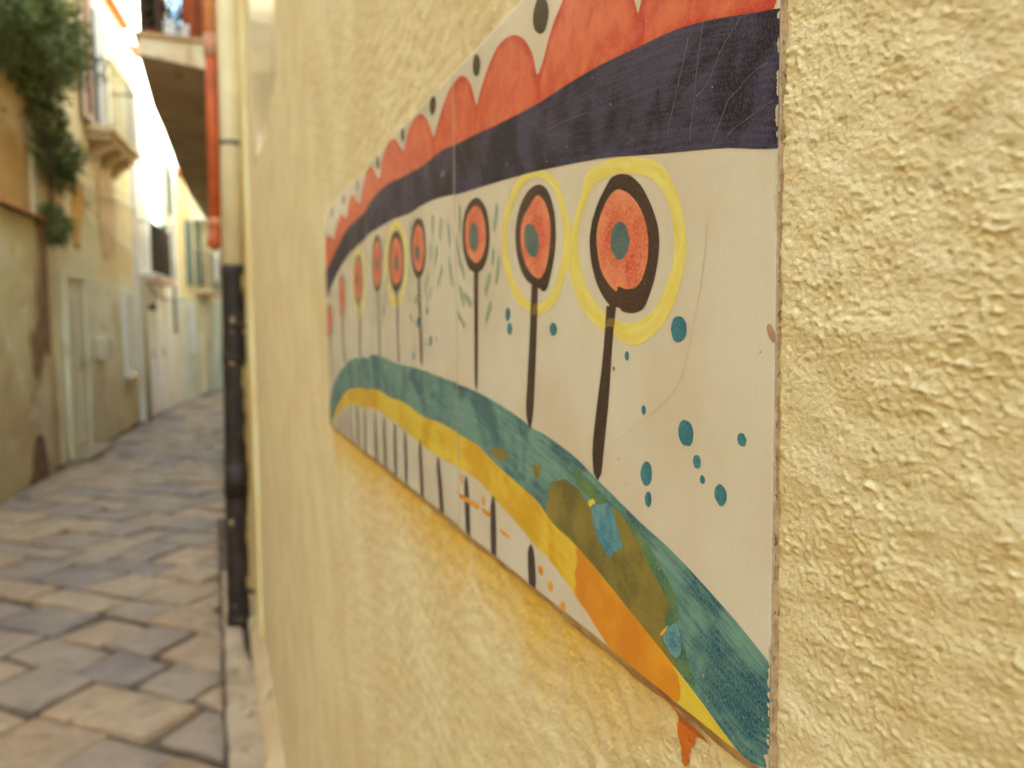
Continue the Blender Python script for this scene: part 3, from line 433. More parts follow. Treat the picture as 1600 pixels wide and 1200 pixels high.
LIGHT_STREET = LIGHT
LIGHT = tuple(c_ / 0.95 for c_ in LIGHT_STREET)
def stucco_mat():
    t = NT('stucco')
    p = t.pos()
    c1 = alb(216, 191, 135); c2 = alb(206, 178, 120)
    big = t.ramp(t.noise(p, 9, 5, 0.6), 0.36, 0.66)
    c = t.mix(big, c1, c2)
    patch = t.ramp(t.noise(p, 2.3, 4, 0.6), 0.45, 0.7)
    c = t.mix(t.math('MULTIPLY', patch, 0.35), c, alb(205, 172, 120))
    gr = t.noise(p, 420, 3, 0.6)
    c = t.mix(t.math('MULTIPLY', t.ramp(gr, 0.45, 0.8), 0.3), c, alb(170, 132, 72))
    # warm bounced glow under the tiles, painted into the plaster colour
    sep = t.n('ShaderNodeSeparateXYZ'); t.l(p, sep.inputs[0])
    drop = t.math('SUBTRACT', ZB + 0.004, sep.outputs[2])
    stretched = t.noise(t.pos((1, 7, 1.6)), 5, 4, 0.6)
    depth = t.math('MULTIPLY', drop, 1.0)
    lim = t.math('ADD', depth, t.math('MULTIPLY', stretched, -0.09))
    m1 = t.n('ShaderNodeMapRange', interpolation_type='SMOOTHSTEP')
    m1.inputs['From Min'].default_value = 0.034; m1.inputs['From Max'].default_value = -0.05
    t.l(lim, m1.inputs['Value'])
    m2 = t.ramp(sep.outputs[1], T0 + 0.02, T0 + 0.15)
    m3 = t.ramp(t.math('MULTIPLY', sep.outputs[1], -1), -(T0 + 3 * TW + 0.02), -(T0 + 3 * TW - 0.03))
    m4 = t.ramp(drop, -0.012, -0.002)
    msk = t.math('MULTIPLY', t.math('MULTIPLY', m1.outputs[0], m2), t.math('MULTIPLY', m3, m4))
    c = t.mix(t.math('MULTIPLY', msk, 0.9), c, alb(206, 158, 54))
    # dusty pale bloom, sand grains and a few hairline cracks
    bloom = t.ramp(t.noise(p, 26, 6, 0.7), 0.5, 0.72)
    c = t.mix(t.math('MULTIPLY', bloom, 0.35), c, alb(226, 204, 156))
    sand = t.ramp(t.noise(p, 1500, 2, 0.8), 0.58, 0.74)
    c = t.mix(t.math('MULTIPLY', sand, 0.35), c, alb(176, 138, 78))
    vor = t.n('ShaderNodeTexVoronoi', feature='DISTANCE_TO_EDGE')
    vor.inputs['Scale'].default_value = 11
    wob = t.n('ShaderNodeVectorMath', operation='ADD')
    nv = t.n('ShaderNodeTexNoise'); nv.inputs['Scale'].default_value = 40; nv.inputs['Detail'].default_value = 4
    sc_ = t.n('ShaderNodeVectorMath', operation='SCALE'); sc_.inputs['Scale'].default_value = 0.03
    t.l(p, nv.inputs['Vector']); t.l(nv.outputs['Color'], sc_.inputs[0]); t.l(p, wob.inputs[0]); t.l(sc_.outputs[0], wob.inputs[1]); t.l(wob.outputs[0], vor.inputs['Vector'])
    crk = t.math('MULTIPLY', t.math('SUBTRACT', 1.0, t.ramp(vor.outputs['Distance'], 0.0, 0.006)), t.ramp(t.noise(p, 7, 2), 0.54, 0.62))
    c = t.mix(t.math('MULTIPLY', crk, 0.15), c, alb(120, 84, 44))
    # grey-brown weather specks
    sp = t.ramp(t.noise(t.pos((1, 1, 0.5)), 34, 3, 0.5), 0.67, 0.74)
    c = t.mix(t.math('MULTIPLY', sp, 0.3), c, alb(150, 122, 74))
    pit = t.ramp(t.noise(p, 160, 2, 0.5), 0.76, 0.80)
    c = t.mix(t.math('MULTIPLY', pit, 0.75), c, alb(90, 58, 30))
    t.col(c)
    t.rough(0.95); t.spec(0.08)
    t.bump(t.math('ADD', t.noise(p, 700, 3, 0.6), t.math('MULTIPLY', t.noise(p, 260, 3, 0.6), 2.0)), 0.00045, 0.8)
    return t.m

def stucco_height(t, z):
    """relief of the hand-thrown plaster in metres, positive towards the street"""
    wx = gnoise(t * 210 + 3.1, z * 210) * 0.0009
    wz = gnoise(t * 210 + 41.7, z * 210 + 9.2) * 0.0008
    a, b = t + wx, z + wz
    fade = 1.0 / (1.0 + (np.maximum(t, 0) / 0.8) ** 2)
    rough = np.clip(0.5 + 1.0 * gnoise(t * 34 + 2.2, z * 28 + 8.1) + 0.5 * gnoise(t * 90 + 9.2, z * 75 + 3.1), 0.08, 1.3)
    h = 0.0007 * gnoise(a * 70, b * 95)
    lump = gnoise(a * 300 + 7.7, b * 430 + 1.3)
    h = h + fade * rough * 0.0015 * np.clip(lump - 0.24, 0, 1)
    crumb = gnoise(a * 520 + 91.0, b * 600 + 55.0)
    h = h + fade * (rough + 0.15) * 0.0015 * np.clip(crumb - 0.26, 0, 1)
    h = h + fade * (0.00020 * gnoise(a * 640 + 17.7, b * 720 + 5.3) + 0.00016 * gnoise(a * 1100, b * 1200))
    pit = gnoise(a * 300 + 191.0, b * 320 + 155.0)
    h = h - fade * 0.0024 * np.clip(pit - 0.52, 0, 1)
    h = h + 0.0008 * gnoise(t * 9 + 5, z * 8) + 0.002 * gnoise(t * 2.1, z * 1.7)
    # plaster pushed up against the near and upper edges of the tiles, always below their faces
    side = np.exp(-np.maximum(T0 - t, 0) / 0.022) * (t < T0 + 0.002)
    h = h + 0.0019 * side
    return np.clip(h, -0.004, 0.0036)

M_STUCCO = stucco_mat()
house = thing('stuccoed_house', (WALL_X, 0, 0), 'rough cream yellow stuccoed house front carrying the painted tiles', 'house')

ts = list(np.linspace(-14.0, 0.04, 60)[:-1])
tcur = 0.04
while tcur < 4.6:
    ts.append(tcur)
    tcur += 0.004 if tcur < 0.095 else (max(0.0006, (tcur + 0.03) * 0.0031) if tcur < 0.75 else (tcur + 0.03) * 0.008)
ts.append(4.6)
ts = np.array(ts)
NR = 700
te = np.maximum(ts, 0.04)
lo = np.maximum(0.0, CAM_H - 0.86 * (te + 0.06)); hi = np.minimum(NEAR_TOP, CAM_H + 0.80 * (te + 0.06))
f = np.linspace(0, 1, NR)
Zm = lo[:, None] + (hi - lo)[:, None] * f[None, :]
fl = np.linspace(0, 1, 8)[:-1]; fh = np.linspace(0, 1, 10)[1:]
Zl = lo[:, None] * fl[None, :]; Zh = hi[:, None] + (NEAR_TOP - hi)[:, None] * fh[None, :]
Z = np.concatenate([Zl, Zm, Zh], 1)
Tm = np.repeat(ts[:, None], Z.shape[1], 1)
Hh = stucco_height(Tm, Z)
V = np.stack([-Hh, Tm, Z], -1).reshape(-1, 3)
nc, nr = Z.shape
idx = np.arange(nc * nr).reshape(nc, nr)
Fq = np.stack([idx[:-1, :-1], idx[:-1, 1:], idx[1:, 1:], idx[1:, :-1]], -1).reshape(-1, 4)
area = np.abs((Z[:-1, 1:] - Z[:-1, :-1])).reshape(-1) + np.abs((Z[1:, 1:] - Z[1:, :-1])).reshape(-1)
Fq = Fq[area > 1e-5]
me = bpy.data.meshes.new('wall')
me.vertices.add(len(V)); me.vertices.foreach_set('co', V.astype(np.float32).ravel())
me.loops.add(len(Fq) * 4); me.loops.foreach_set('vertex_index', Fq.astype(np.int32).ravel())
me.polygons.add(len(Fq)); me.polygons.foreach_set('loop_start', np.arange(0, len(Fq) * 4, 4, dtype=np.int32))
me.polygons.foreach_set('use_smooth', np.ones(len(Fq), dtype=bool))
me.update(calc_edges=True); me.validate()
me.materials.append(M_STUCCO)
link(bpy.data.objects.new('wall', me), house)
LIGHT = LIGHT_STREET
M_ROOFISH = plaster('house_block', alb(200, 170, 115), alb(185, 152, 98))
box('house_block', 0.012, 6.0, -14.0, 4.59, 0.0, NEAR_TOP - 0.01, M_ROOFISH, house)
M_TERRA = simple('terracotta', alb(170, 90, 50), 0.85, 0.35, 14, bump=0.003)
box('eaves', -0.06, 6.1, -14.0, 4.62, NEAR_TOP, NEAR_TOP + 0.12, M_TERRA, house, 0.02)

# smooth glossy painted pilaster beyond the tiles, with its plinth and the strip behind the downpipe
t = NT('glossy_paint')
p = t.pos()
c = t.mix(t.ramp(t.noise(t.pos((1, 1, 0.25)), 5, 5, 0.6), 0.35, 0.7), alb(226, 194, 140), alb(212, 176, 118))
c = t.mix(t.math('MULTIPLY', t.ramp(t.noise(t.pos((1, 1, 0.35)), 26, 3, 0.5), 0.66, 0.74), 0.6), c, alb(132, 106, 66))
t.col(c); t.rough(0.2); t.spec(0.5)
t.bump(t.noise(p, 5, 2), 0.0006, 0.4)
M_GLOSS = t.m
bm = bmesh.new()
prf = [(1.72, 0.006), (2.05, -0.0040), (2.2, -0.0046), (2.85, -0.0046), (3.02, -0.0030), (3.03, 0.010), (1.72, 0.010)]
rg_ = [[bm.verts.new((max(x_, xm), y_, z_)) for y_, x_ in prf] for z_, xm in ((1.80, 0.006), (2.02, -0.0036), (2.3, -0.0046), (NEAR_TOP - 0.02, -0.0046))]
for a_, b_ in zip(rg_[:-1], rg_[1:]):
    for q in range(7): bm.faces.new((a_[q], a_[(q + 1) % 7], b_[(q + 1) % 7], b_[q]))
bm.faces.new(rg_[0]); bm.faces.new(rg_[-1][::-1])
bmesh.ops.recalc_face_normals(bm, faces=bm.faces)
bm_obj('pilaster', bm, M_GLOSS, house)
M_CREAM = plaster('cream_strip', alb(222, 190, 124), alb(206, 170, 100), scale=2.5, fine=80, bump=0.002)
box('corner_strip', -0.016, 0.01, 3.42, 4.58, 0.05, NEAR_TOP - 0.02, M_CREAM, house, 0.004)
# cement skirting along the foot of the wall
M_SKIRT = plaster('skirting_cement', alb(204, 172, 116), alb(186, 150, 98), alb(136, 100, 60), scale=5, fine=90, bump=0.004)
bm = bmesh.new()
prof = [(-0.052, 0.0), (-0.048, 0.018), (-0.03, 0.045), (-0.006, 0.075), (0.012, 0.08), (0.012, 0.0)]
ys = np.linspace(-3.9, 4.55, 150)
rings = []
for y in ys:
    j = 0.006 * float(gnoise(np.array(y * 4.0), np.array(2.0))) + 0.003 * float(gnoise(np.array(y * 17.0), np.array(5.0)))
    rings.append([bm.verts.new((x - (j if i < 4 else 0), y, max(0, z + (j if 0 < i < 4 else 0)))) for i, (x, z) in enumerate(prof)])
for a, b in zip(rings[:-1], rings[1:]):
    for k in range(5): bm.faces.new((a[k], b[k], b[k + 1], a[k + 1]))
bmesh.ops.recalc_face_normals(bm, faces=bm.faces)
bm_obj('skirting', bm, M_SKIRT, house)
# darker brown wedge near the foot of the wall
bm = bmesh.new()
out = [(1.52, 0.10), (1.56, 0.10), (1.575, 0.20), (1.57, 0.31), (1.555, 0.40), (1.545, 0.30), (1.53, 0.20)]
vv = [bm.verts.new((-0.0045, y, z)) for y, z in out]
bm.faces.new(vv)
bmesh.ops.extrude_face_region(bm, geom=bm.faces[:])
for v in bm.verts[len(out):]: v.co.x = 0.004
bmesh.ops.recalc_face_normals(bm, faces=bm.faces)
bm_obj('brown_wedge', bm, simple('wedge_brown', alb(140, 105, 60), 0.95, 0.4, 60, bump=0.002), house)

# ------------------------------------------------------------------ tile panel with its painting
LIGHT = tuple(c_ / 0.95 for c_ in LIGHT_STREET)
def glaze_mat():
    t = NT('white_glaze')
    p = t.pos()
    c = t.mix(t.ramp(t.noise(p, 14, 4, 0.6), 0.35, 0.7), alb(206, 188, 150), alb(198, 176, 136))
    fine = t.ramp(t.noise(p, 900, 3, 0.6), 0.35, 0.75)
    c = t.mix(t.math('MULTIPLY', fine, 0.14), c, alb(172, 144, 102))
    sp = t.ramp(t.noise(p, 150, 2, 0.5), 0.775, 0.80)
    c = t.mix(t.math('MULTIPLY', sp, 0.55), c, alb(110, 80, 45))
    t.col(c)
    t.rough(t.math('ADD', t.math('MULTIPLY', t.noise(p, 40, 3), 0.14), 0.16)); t.spec(0.35)
    t.bump(t.math('ADD', t.math('MULTIPLY', t.noise(p, 22, 2), 3.0), t.noise(p, 260, 2)), 0.00012, 0.6)
    return t.m

def paint_mat(name, thin, thick, su=6.0, sv=9.0, lo=0.3, hi=0.7, gloss=0.3, grain=0.35, grain_col=None, lowf=None, edge=None, spec=0.3):
    """brushed ceramic colour: streaks along the stroke (UV), watery pooling, fine grain of the glaze"""
    t = NT('paint_' + name)
    st = t.noise(t.pos((su, sv, 1), 'uv'), 1.0, 6, 0.65, 0.25)
    f_ = t.ramp(st, lo, hi)
    if lowf:
        pool = t.ramp(t.noise(t.pos(), lowf, 4, 0.6, 0.6), 0.40, 0.62)
        f_ = t.math('MULTIPLY', t.math('ADD', t.math('MULTIPLY', f_, 0.45), t.math('MULTIPLY', pool, 0.75)), 1.0)
    if edge:
        um = t.n('ShaderNodeUVMap'); um.uv_map = 'Edge'
        uvn = t.n('ShaderNodeSeparateXYZ'); t.l(um.outputs[0], uvn.inputs[0])
        rim = t.ramp(t.math('ADD', uvn.outputs[0], t.math('MULTIPLY', st, 0.5)), edge[0], edge[1])
        if len(edge) > 2: rim = t.math('SUBTRACT', 1.0, rim)
        f_ = t.math('MINIMUM', 1.0, t.math('ADD', t.math('MULTIPLY', f_, 0.6), t.math('MULTIPLY', rim, 0.6)))
    c = t.mix(f_, thin, thick)
    g = t.ramp(t.noise(t.pos((1, 1.5, 0.8)), 1100, 2, 0.75), 0.46, 0.62)
    c = t.mix(t.math('MULTIPLY', g, grain), c, grain_col or tuple(min(0.8, x * 1.6 + 0.02) for x in thin))
    dots = t.ramp(t.noise(t.pos(), 330, 1, 0.5), 0.795, 0.81)
    c = t.mix(t.math('MULTIPLY', dots, 0.7), c, alb(175, 150, 110))
    t.col(c)
    t.rough(gloss); t.spec(spec)
    t.bump(st, 0.00008, 0.5)
    return t.m

P = {
 'red': paint_mat('red', alb(206, 100, 58), alb(176, 30, 12), 60, 60, 0.32, 0.58, 0.36, 0.3, alb(212, 122, 74), lowf=62, edge=(0.7, 1.2)),
 'navy': paint_mat('navy', alb(68, 60, 74), alb(16, 9, 24), 4, 30, 0.34, 0.60, 0.45, 0.4, alb(96, 84, 80), lowf=30, spec=0.15),
 'teal': paint_mat('teal', alb(112, 144, 116), alb(6, 72, 80), 5, 22, 0.42, 0.60, 0.32, 0.6, alb(120, 134, 102), lowf=26),
 'tealpatch': paint_mat('tealpatch', alb(98, 132, 118), alb(44, 100, 108), 80, 80, 0.38, 0.62, 0.32, 0.5),
 'yellow': paint_mat('yellow', alb(216, 180, 54), alb(200, 146, 26), 4, 3, 0.35, 0.7, 0.26, 0.08, lowf=18),
 'yellowring': paint_mat('yellowring', alb(222, 196, 100), alb(212, 180, 66), 6, 2, 0.3, 0.7, 0.3, 0.2),
 'orange': paint_mat('orange', alb(216, 142, 30), alb(200, 116, 20), 20, 20, 0.35, 0.7, 0.24, 0.1, lowf=24),
 'olive': paint_mat('olive', alb(132, 112, 44), alb(94, 82, 36), 60, 60, 0.36, 0.66, 0.32, 0.4, alb(150, 124, 50), lowf=45),
 'greenedge': paint_mat('greenedge', alb(100, 116, 62), alb(44, 88, 66), 70, 70, 0.36, 0.66, 0.32, 0.5, lowf=60),
 'brown': paint_mat('brown', alb(62, 40, 30), alb(26, 12, 9), 20, 8, 0.34, 0.66, 0.3, 0.45, alb(108, 80, 60)),
 'black': paint_mat('black', alb(52, 38, 22), alb(20, 13, 8), 60, 60, 0.3, 0.7, 0.22, 0.15),
 'petal': paint_mat('petal', alb(214, 122, 74), alb(186, 42, 18), 80, 80, 0.38, 0.64, 0.34, 0.6, alb(220, 158, 112), lowf=75, edge=(0.35, 1.25, 1)),
 'dot': paint_mat('dot', alb(84, 98, 80), alb(44, 76, 76), 80, 80, 0.35, 0.68, 0.3, 0.5),
 'tealdot': paint_mat('tealdot', alb(66, 112, 106), alb(34, 86, 90), 80, 80, 0.35, 0.7, 0.28, 0.45),
 'dash': paint_mat('dash', alb(160, 154, 112), alb(116, 132, 104), 3, 2, 0.3, 0.7, 0.28, 0.15),
 'scratch': paint_mat('scratch', alb(138, 118, 98), alb(92, 78, 72), 90, 90, 0.3, 0.7, 0.5, 0.1),
 'crack': paint_mat('crack', alb(184, 156, 112), alb(160, 128, 86), 90, 90, 0.3, 0.7, 0.5, 0.1),
 'stemwash': paint_mat('stemwash', alb(128, 100, 48), alb(110, 84, 40), 30, 30, 0.3, 0.7, 0.3, 0.1),
 'stain': paint_mat('stain', alb(176, 136, 92), alb(156, 114, 74), 30, 30, 0.3, 0.7, 0.5, 0.1),
 'chip': paint_mat('chip', alb(205, 178, 128), alb(180, 150, 104), 90, 90, 0.3, 0.7, 0.8, 0.2),
}

def pts_of(s): return [tuple(float(q) for q in p_.split(',')) for p_ in s.split()]

def smooth_line(pts, n=5, closed=False):
    pts = np.array(pts, float)
    m = len(pts)
    outp = []
    rngi = range(m) if closed else range(m - 1)
    for i in rngi:
        if closed: p0, p1, p2, p3 = pts[i - 1], pts[i], pts[(i + 1) % m], pts[(i + 2) % m]
        else: p0, p1, p2, p3 = pts[max(i - 1, 0)], pts[i], pts[i + 1], pts[min(i + 2, m - 1)]
        for k in range(n):
            q = k / n
            outp.append(0.5 * ((2 * p1) + (p2 - p0) * q + (2 * p0 - 5 * p1 + 4 * p2 - p3) * q * q + (3 * p1 - p0 - 3 * p2 + p3) * q ** 3))
    if not closed: outp.append(pts[-1])
    return np.array(outp)

def chaikin(pts, it=2):
    pts = np.array(pts, float)
    for _ in range(it):
        nx = np.roll(pts, -1, 0)
        pts = np.stack([pts * 0.8 + nx * 0.2, pts * 0.2 + nx * 0.8], 1).reshape(-1, 2)
    return pts

def resample(line, n):
    d = np.r_[0, np.cumsum(np.hypot(*np.diff(line, axis=0).T))]
    q = np.linspace(0, d[-1], n)
    return np.stack([np.interp(q, d, line[:, 0]), np.interp(q, d, line[:, 1])], 1), d[-1]

_sheet = [0]
def next_sheet():
    # every painted stroke lies on its own film, a few thousandths of a millimetre from the next
    _sheet[0] = (_sheet[0] + 1) % 9
    return _sheet[0] * 0.000003

def ribbon_into(bm, a, b, layer, uvl, mi=0, rows=3):
    a = smooth_line(pts_of(a)); b = smooth_line(pts_of(b))
    la = resample(a, 2)[1]; lb = resample(b, 2)[1]
    n = int(min(160, max(8, max(la, lb) / 4)))
    a, la = resample(a, n); b, lb = resample(b, n)
    ln = (la + lb) / 2 / 1000
    x = -(0.00005 + 0.00003 * layer + next_sheet())
    grid = []
    for i in range(n):
        row = []
        for j in range(rows + 1):
            q = a[i] + (b[i] - a[i]) * (j / rows)
            row.append((bm.verts.new((x, q[0] / 1000, q[1] / 1000)), (ln * i / (n - 1) * 8, j / rows)))
        grid.append(row)
    for i in range(n - 1):
        for j in range(rows):
            qd = [grid[i][j], grid[i + 1][j], grid[i + 1][j + 1], grid[i][j + 1]]
            try: fc = bm.faces.new([q[0] for q in qd])
            except ValueError: continue
            fc.material_index = mi
            for lp, q in zip(fc.loops, qd): lp[uvl].uv = q[1]

def blob_into(bm, o, layer, uvl, mi=0, n=4):
    o = chaikin(pts_of(o))
    x = -(0.00005 + 0.00003 * layer + next_sheet())
    vv = [bm.verts.new((x, q[0] / 1000, q[1] / 1000)) for q in o]
    fc = bm.faces.new(vv)
    fc.normal_update()
    if fc.normal.x > 0: fc.normal_flip()
    fc.material_index = mi
    for lp in fc.loops: lp[uvl].uv = (lp.vert.co.y, lp.vert.co.z)
    bmesh.ops.triangulate(bm, faces=[fc])

def scallop_into(bm, o, layer, uvl, mi=0):
    """filled dome with a second UV that tells how near the outline a point lies (colour pools there)"""
    o = chaikin(pts_of(o))
    x = -(0.00005 + 0.00003 * layer + next_sheet())
    lo_, hi_ = o.min(0), o.max(0)
    st = max(1.2, (hi_ - lo_).max() / 26)
    cand = [(u_, v_) for u_ in np.arange(lo_[0], hi_[0], st) for v_ in np.arange(lo_[1], hi_[1], st)]
    def ins(p_):
        r_ = False; j = len(o) - 1
        for i in range(len(o)):
            if (o[i, 1] > p_[1]) != (o[j, 1] > p_[1]) and p_[0] < (o[j, 0] - o[i, 0]) * (p_[1] - o[i, 1]) / (o[j, 1] - o[i, 1]) + o[i, 0]: r_ = not r_
            j = i
        return r_
    def dist(p_):
        a_ = o; b_ = np.roll(o, -1, 0); d_ = b_ - a_
        q = np.clip(((p_ - a_) * d_).sum(1) / np.maximum((d_ * d_).sum(1), 1e-9), 0, 1)
        return np.hypot(*((a_ + d_ * q[:, None]) - p_).T).min()
    inn = [c_ for c_ in cand if ins(c_) and dist(np.array(c_)) > st * 0.45]
    co = [Vector((float(q[0]), float(q[1]))) for q in o] + [Vector((float(c_[0]), float(c_[1]))) for c_ in inn]
    m = len(o)
    from mathutils.geometry import delaunay_2d_cdt
    vs_, es_, fs_, *_ = delaunay_2d_cdt(co, [(i, (i + 1) % m) for i in range(m)], [], 1, 1e-4)
    e_lay = bm.loops.layers.uv.get('Edge') or bm.loops.layers.uv.new('Edge')
    uvl = bm.loops.layers.uv['UVMap']
    width = (0.22 if mi == 0 else 0.42) * (hi_ - lo_).min()
    dd = [min(1.0, dist(np.array(v_)) / width) for v_ in vs_]
    bv = [bm.verts.new((x, v_[0] / 1000, v_[1] / 1000)) for v_ in vs_]
    for f_ in fs_:
        try: fc = bm.faces.new([bv[i] for i in f_])
        except ValueError: continue
        fc.material_index = mi
        for lp, i in zip(fc.loops, f_):
            lp[uvl].uv = (vs_[i][0] / 1000, vs_[i][1] / 1000); lp[e_lay].uv = (1 - dd[i], 0.5)

mural = thing('tile_mural', (TILE_X, T0, ZB), 'row of three hand painted glazed tiles with red flowers set in stucco wall', 'tile mural')
M_GLAZE = glaze_mat()
M_RIM = simple('worn_tile_rim', alb(170, 140, 98), 0.6, 0.35, 220)
GAP = 0.0007
RB = 0.0009
HT = ZT - ZB
tiles = []
for k in range(3):
    bm = bmesh.new()
    y0, y1, z0, z1 = GAP, TW - GAP, 0.0, HT
    # rounded front rim: rings from the back edge to the flat face
    rings = []
    for off, dx in ((0, 0.012), (0, RB), (RB * 0.13, RB * 0.5), (RB * 0.5, RB * 0.13), (RB, 0.0)):
        rings.append([bm.verts.new((dx, y, z)) for y, z in ((y0 + off, z0 + off), (y1 - off, z0 + off), (y1 - off, z1 - off), (y0 + off, z1 - off))])
    for a, b in zip(rings[:-1], rings[1:]):
        for q in range(4): bm.faces.new((a[q], a[(q + 1) % 4], b[(q + 1) % 4], b[q]))
    bm.faces.new(rings[-1])
    bmesh.ops.recalc_face_normals(bm, faces=bm.faces)
    for fc in bm.faces: fc.material_index = 0 if fc.normal.x < -0.95 else 1
    o = bm_obj('tile', bm, [M_GLAZE, M_RIM], mural)
    o.location = ((0.0, 0.0002, 0.0004)[k], k * TW, (0, 0.0006, -0.0004)[k])
    tiles.append(o)

def put_on_tiles(name, build, mats, umin, umax):
    """cut the painted shape at the tile joints and hang each piece on its tile"""
    for k in range(3):
        a, b = (k * TW + GAP + RB * (0.15 if k == 0 else 0.7)), ((k + 1) * TW - GAP - RB * 0.7)
        if umax / 1000 < a or umin / 1000 > b: continue
        bm = bmesh.new()
        uvl = bm.loops.layers.uv.new('UVMap')
        build(bm, uvl)
        for co, no in (((0, a, 0), (0, -1, 0)), ((0, b, 0), (0, 1, 0)), ((0, 0, RB * 0.4), (0, 0, -1)), ((0, 0, HT - RB * 0.7), (0, 0, 1))):
            bmesh.ops.bisect_plane(bm, geom=bm.verts[:] + bm.edges[:] + bm.faces[:], plane_co=co, plane_no=no, clear_outer=True, dist=1e-7)
        if not bm.faces: bm.free(); continue
        for v in bm.verts: v.co.y -= k * TW
        for fc in bm.faces:
            fc.normal_update()
            if fc.normal.x > 0: fc.normal_flip()
        bm_obj(name, bm, mats, tiles[k])

def urange(*ss):
    u = [q[0] for s_ in ss if s_ for q in pts_of(s_)]
    return min(u), max(u)
for nm, mt, ly, a, b in RIBBONS:
    put_on_tiles(nm, lambda bm, uvl: ribbon_into(bm, a, b, ly, uvl, 0, 6 if 'band' in nm else 3), P[mt], *urange(a, b))
for nm, mt, ly, a in BLOBS:
    put_on_tiles(nm, lambda bm, uvl: scallop_into(bm, a, ly, uvl) if nm == 'red_scallop' else blob_into(bm, a, ly, uvl), P[mt], *urange(a))
for parts in FLOWERS:
    mats = []
    for pt in parts:
        if P[pt[0]] not in mats: mats.append(P[pt[0]])
    def build(bm, uvl):
        for mt, ly, kd, a, b in parts:
            (ribbon_into(bm, a, b, ly, uvl, mats.index(P[mt])) if kd == 'rib' else (scallop_into if mt == 'petal' else blob_into)(bm, a, ly, uvl, mats.index(P[mt])))
    put_on_tiles('painted_flower', build, mats, *urange(*[q for pt in parts for q in pt[3:5]]))

# glaze breaking through along the near edge of the bands
er = random.Random(8)
for lo_v, hi_v, cnt in ((155.0, 222.0, 30), (2.0, 40.0, 22)):
    for _ in range(cnt):
        v_ = er.uniform(lo_v, hi_v); w_, h_ = er.uniform(0.35, 1.1), er.uniform(0.4, 1.6)
        s_ = ' '.join('%.3f,%.3f' % (1.2 + w_ * math.cos(a_) * er.uniform(.6, 1.2) - er.uniform(0, .3), v_ + h_ * math.sin(a_) * er.uniform(.6, 1.2)) for a_ in [k_ * math.pi / 4 for k_ in range(8)])
        put_on_tiles('glaze_chip', lambda bm, uvl: blob_into(bm, s_, 6, uvl), P['chip'], *urange(s_))

# grout in the joints, mortar bead under the tiles and at the near edge
M_GROUT = plaster('grout', alb(205, 178, 128), alb(180, 148, 100), scale=60, fine=500, bump=0.0004)
for k in (1, 2):
    box('grout', 0.0012, 0.010, k * TW - GAP, k * TW + GAP, 0.0, HT, M_GROUT, mural)
t = NT('mortar')
p = t.pos()
c = t.mix(t.ramp(t.noise(p, 60, 5, 0.6), 0.35, 0.65), alb(196, 158, 98), alb(170, 126, 68))
c = t.mix(t.math('MULTIPLY', t.ramp(t.noise(t.pos((1, 0.5, 1)), 190, 4, 0.6, 0.6), 0.62, 0.72), 0.75), c, alb(112, 64, 28))
t.col(c); t.rough(0.85); t.bump(t.noise(p, 300, 4, 0.6), 0.0006)
M_MORTAR = t.m
bm = bmesh.new()
ys = np.linspace(0.0, 3 * TW, 420)
rings = []
for y in ys:
    n1 = float(gnoise(np.array(y * 30.0), np.array(3.3))); n2 = float(gnoise(np.array(y * 140.0), np.array(8.3)))
    wd = 0.0075 + 0.0022 * n1 + 0.0007 * n2
    rings.append([bm.verts.new(q) for q in ((0.0006, y, 0.0002 + 0.0002 * n2), (0.0009, y, -0.0007), (0.0020 + 0.0004 * n2, y, -wd * 0.45), (0.0036 - 0.0003 * n1, y, -wd * 0.8), (0.0062, y, -wd), (0.012, y, -wd), (0.012, y, 0.0002))])
for a, b in zip(rings[:-1], rings[1:]):
    for q in range(6): bm.faces.new((a[q], b[q], b[q + 1], a[q + 1]))
bmesh.ops.recalc_face_normals(bm, faces=bm.faces)
bm_obj('mortar_bead', bm, M_MORTAR, mural, smooth=True)
bm = bmesh.new()
rings = []
for z in np.linspace(-0.004, HT + 0.002, 420):
    n1 = float(gnoise(np.array(z * 60.0), np.array(13.3))); n2 = float(gnoise(np.array(z * 420.0), np.array(4.3))); n3 = float(gnoise(np.array(z * 1100.0), np.array(1.3)))
    wd = 0.0005 + 0.0002 * n1 + 0.0003 * n2 + 0.0002 * n3
    rings.append([bm.verts.new(q) for q in ((0.012, GAP + 0.0006, z), (0.0001 + 0.0001 * n2, GAP + 0.0006, z), (0.0010 + 0.0006 * n3, GAP - wd * 0.5, z), (0.0026 + 0.0009 * n2, GAP - wd, z), (0.012, GAP - wd, z))])
for a, b in zip(rings[:-1], rings[1:]):
    for q in range(4): bm.faces.new((a[q], b[q], b[q + 1], a[q + 1]))
bmesh.ops.recalc_face_normals(bm, faces=bm.faces)
bm_obj('edge_grout', bm, plaster('edge_grout', alb(168, 132, 84), alb(136, 100, 60), alb(96, 62, 34), scale=160, fine=700, bump=0.0004), mural, smooth=True)  # grout darkened to paint in the shadow line beside the tile

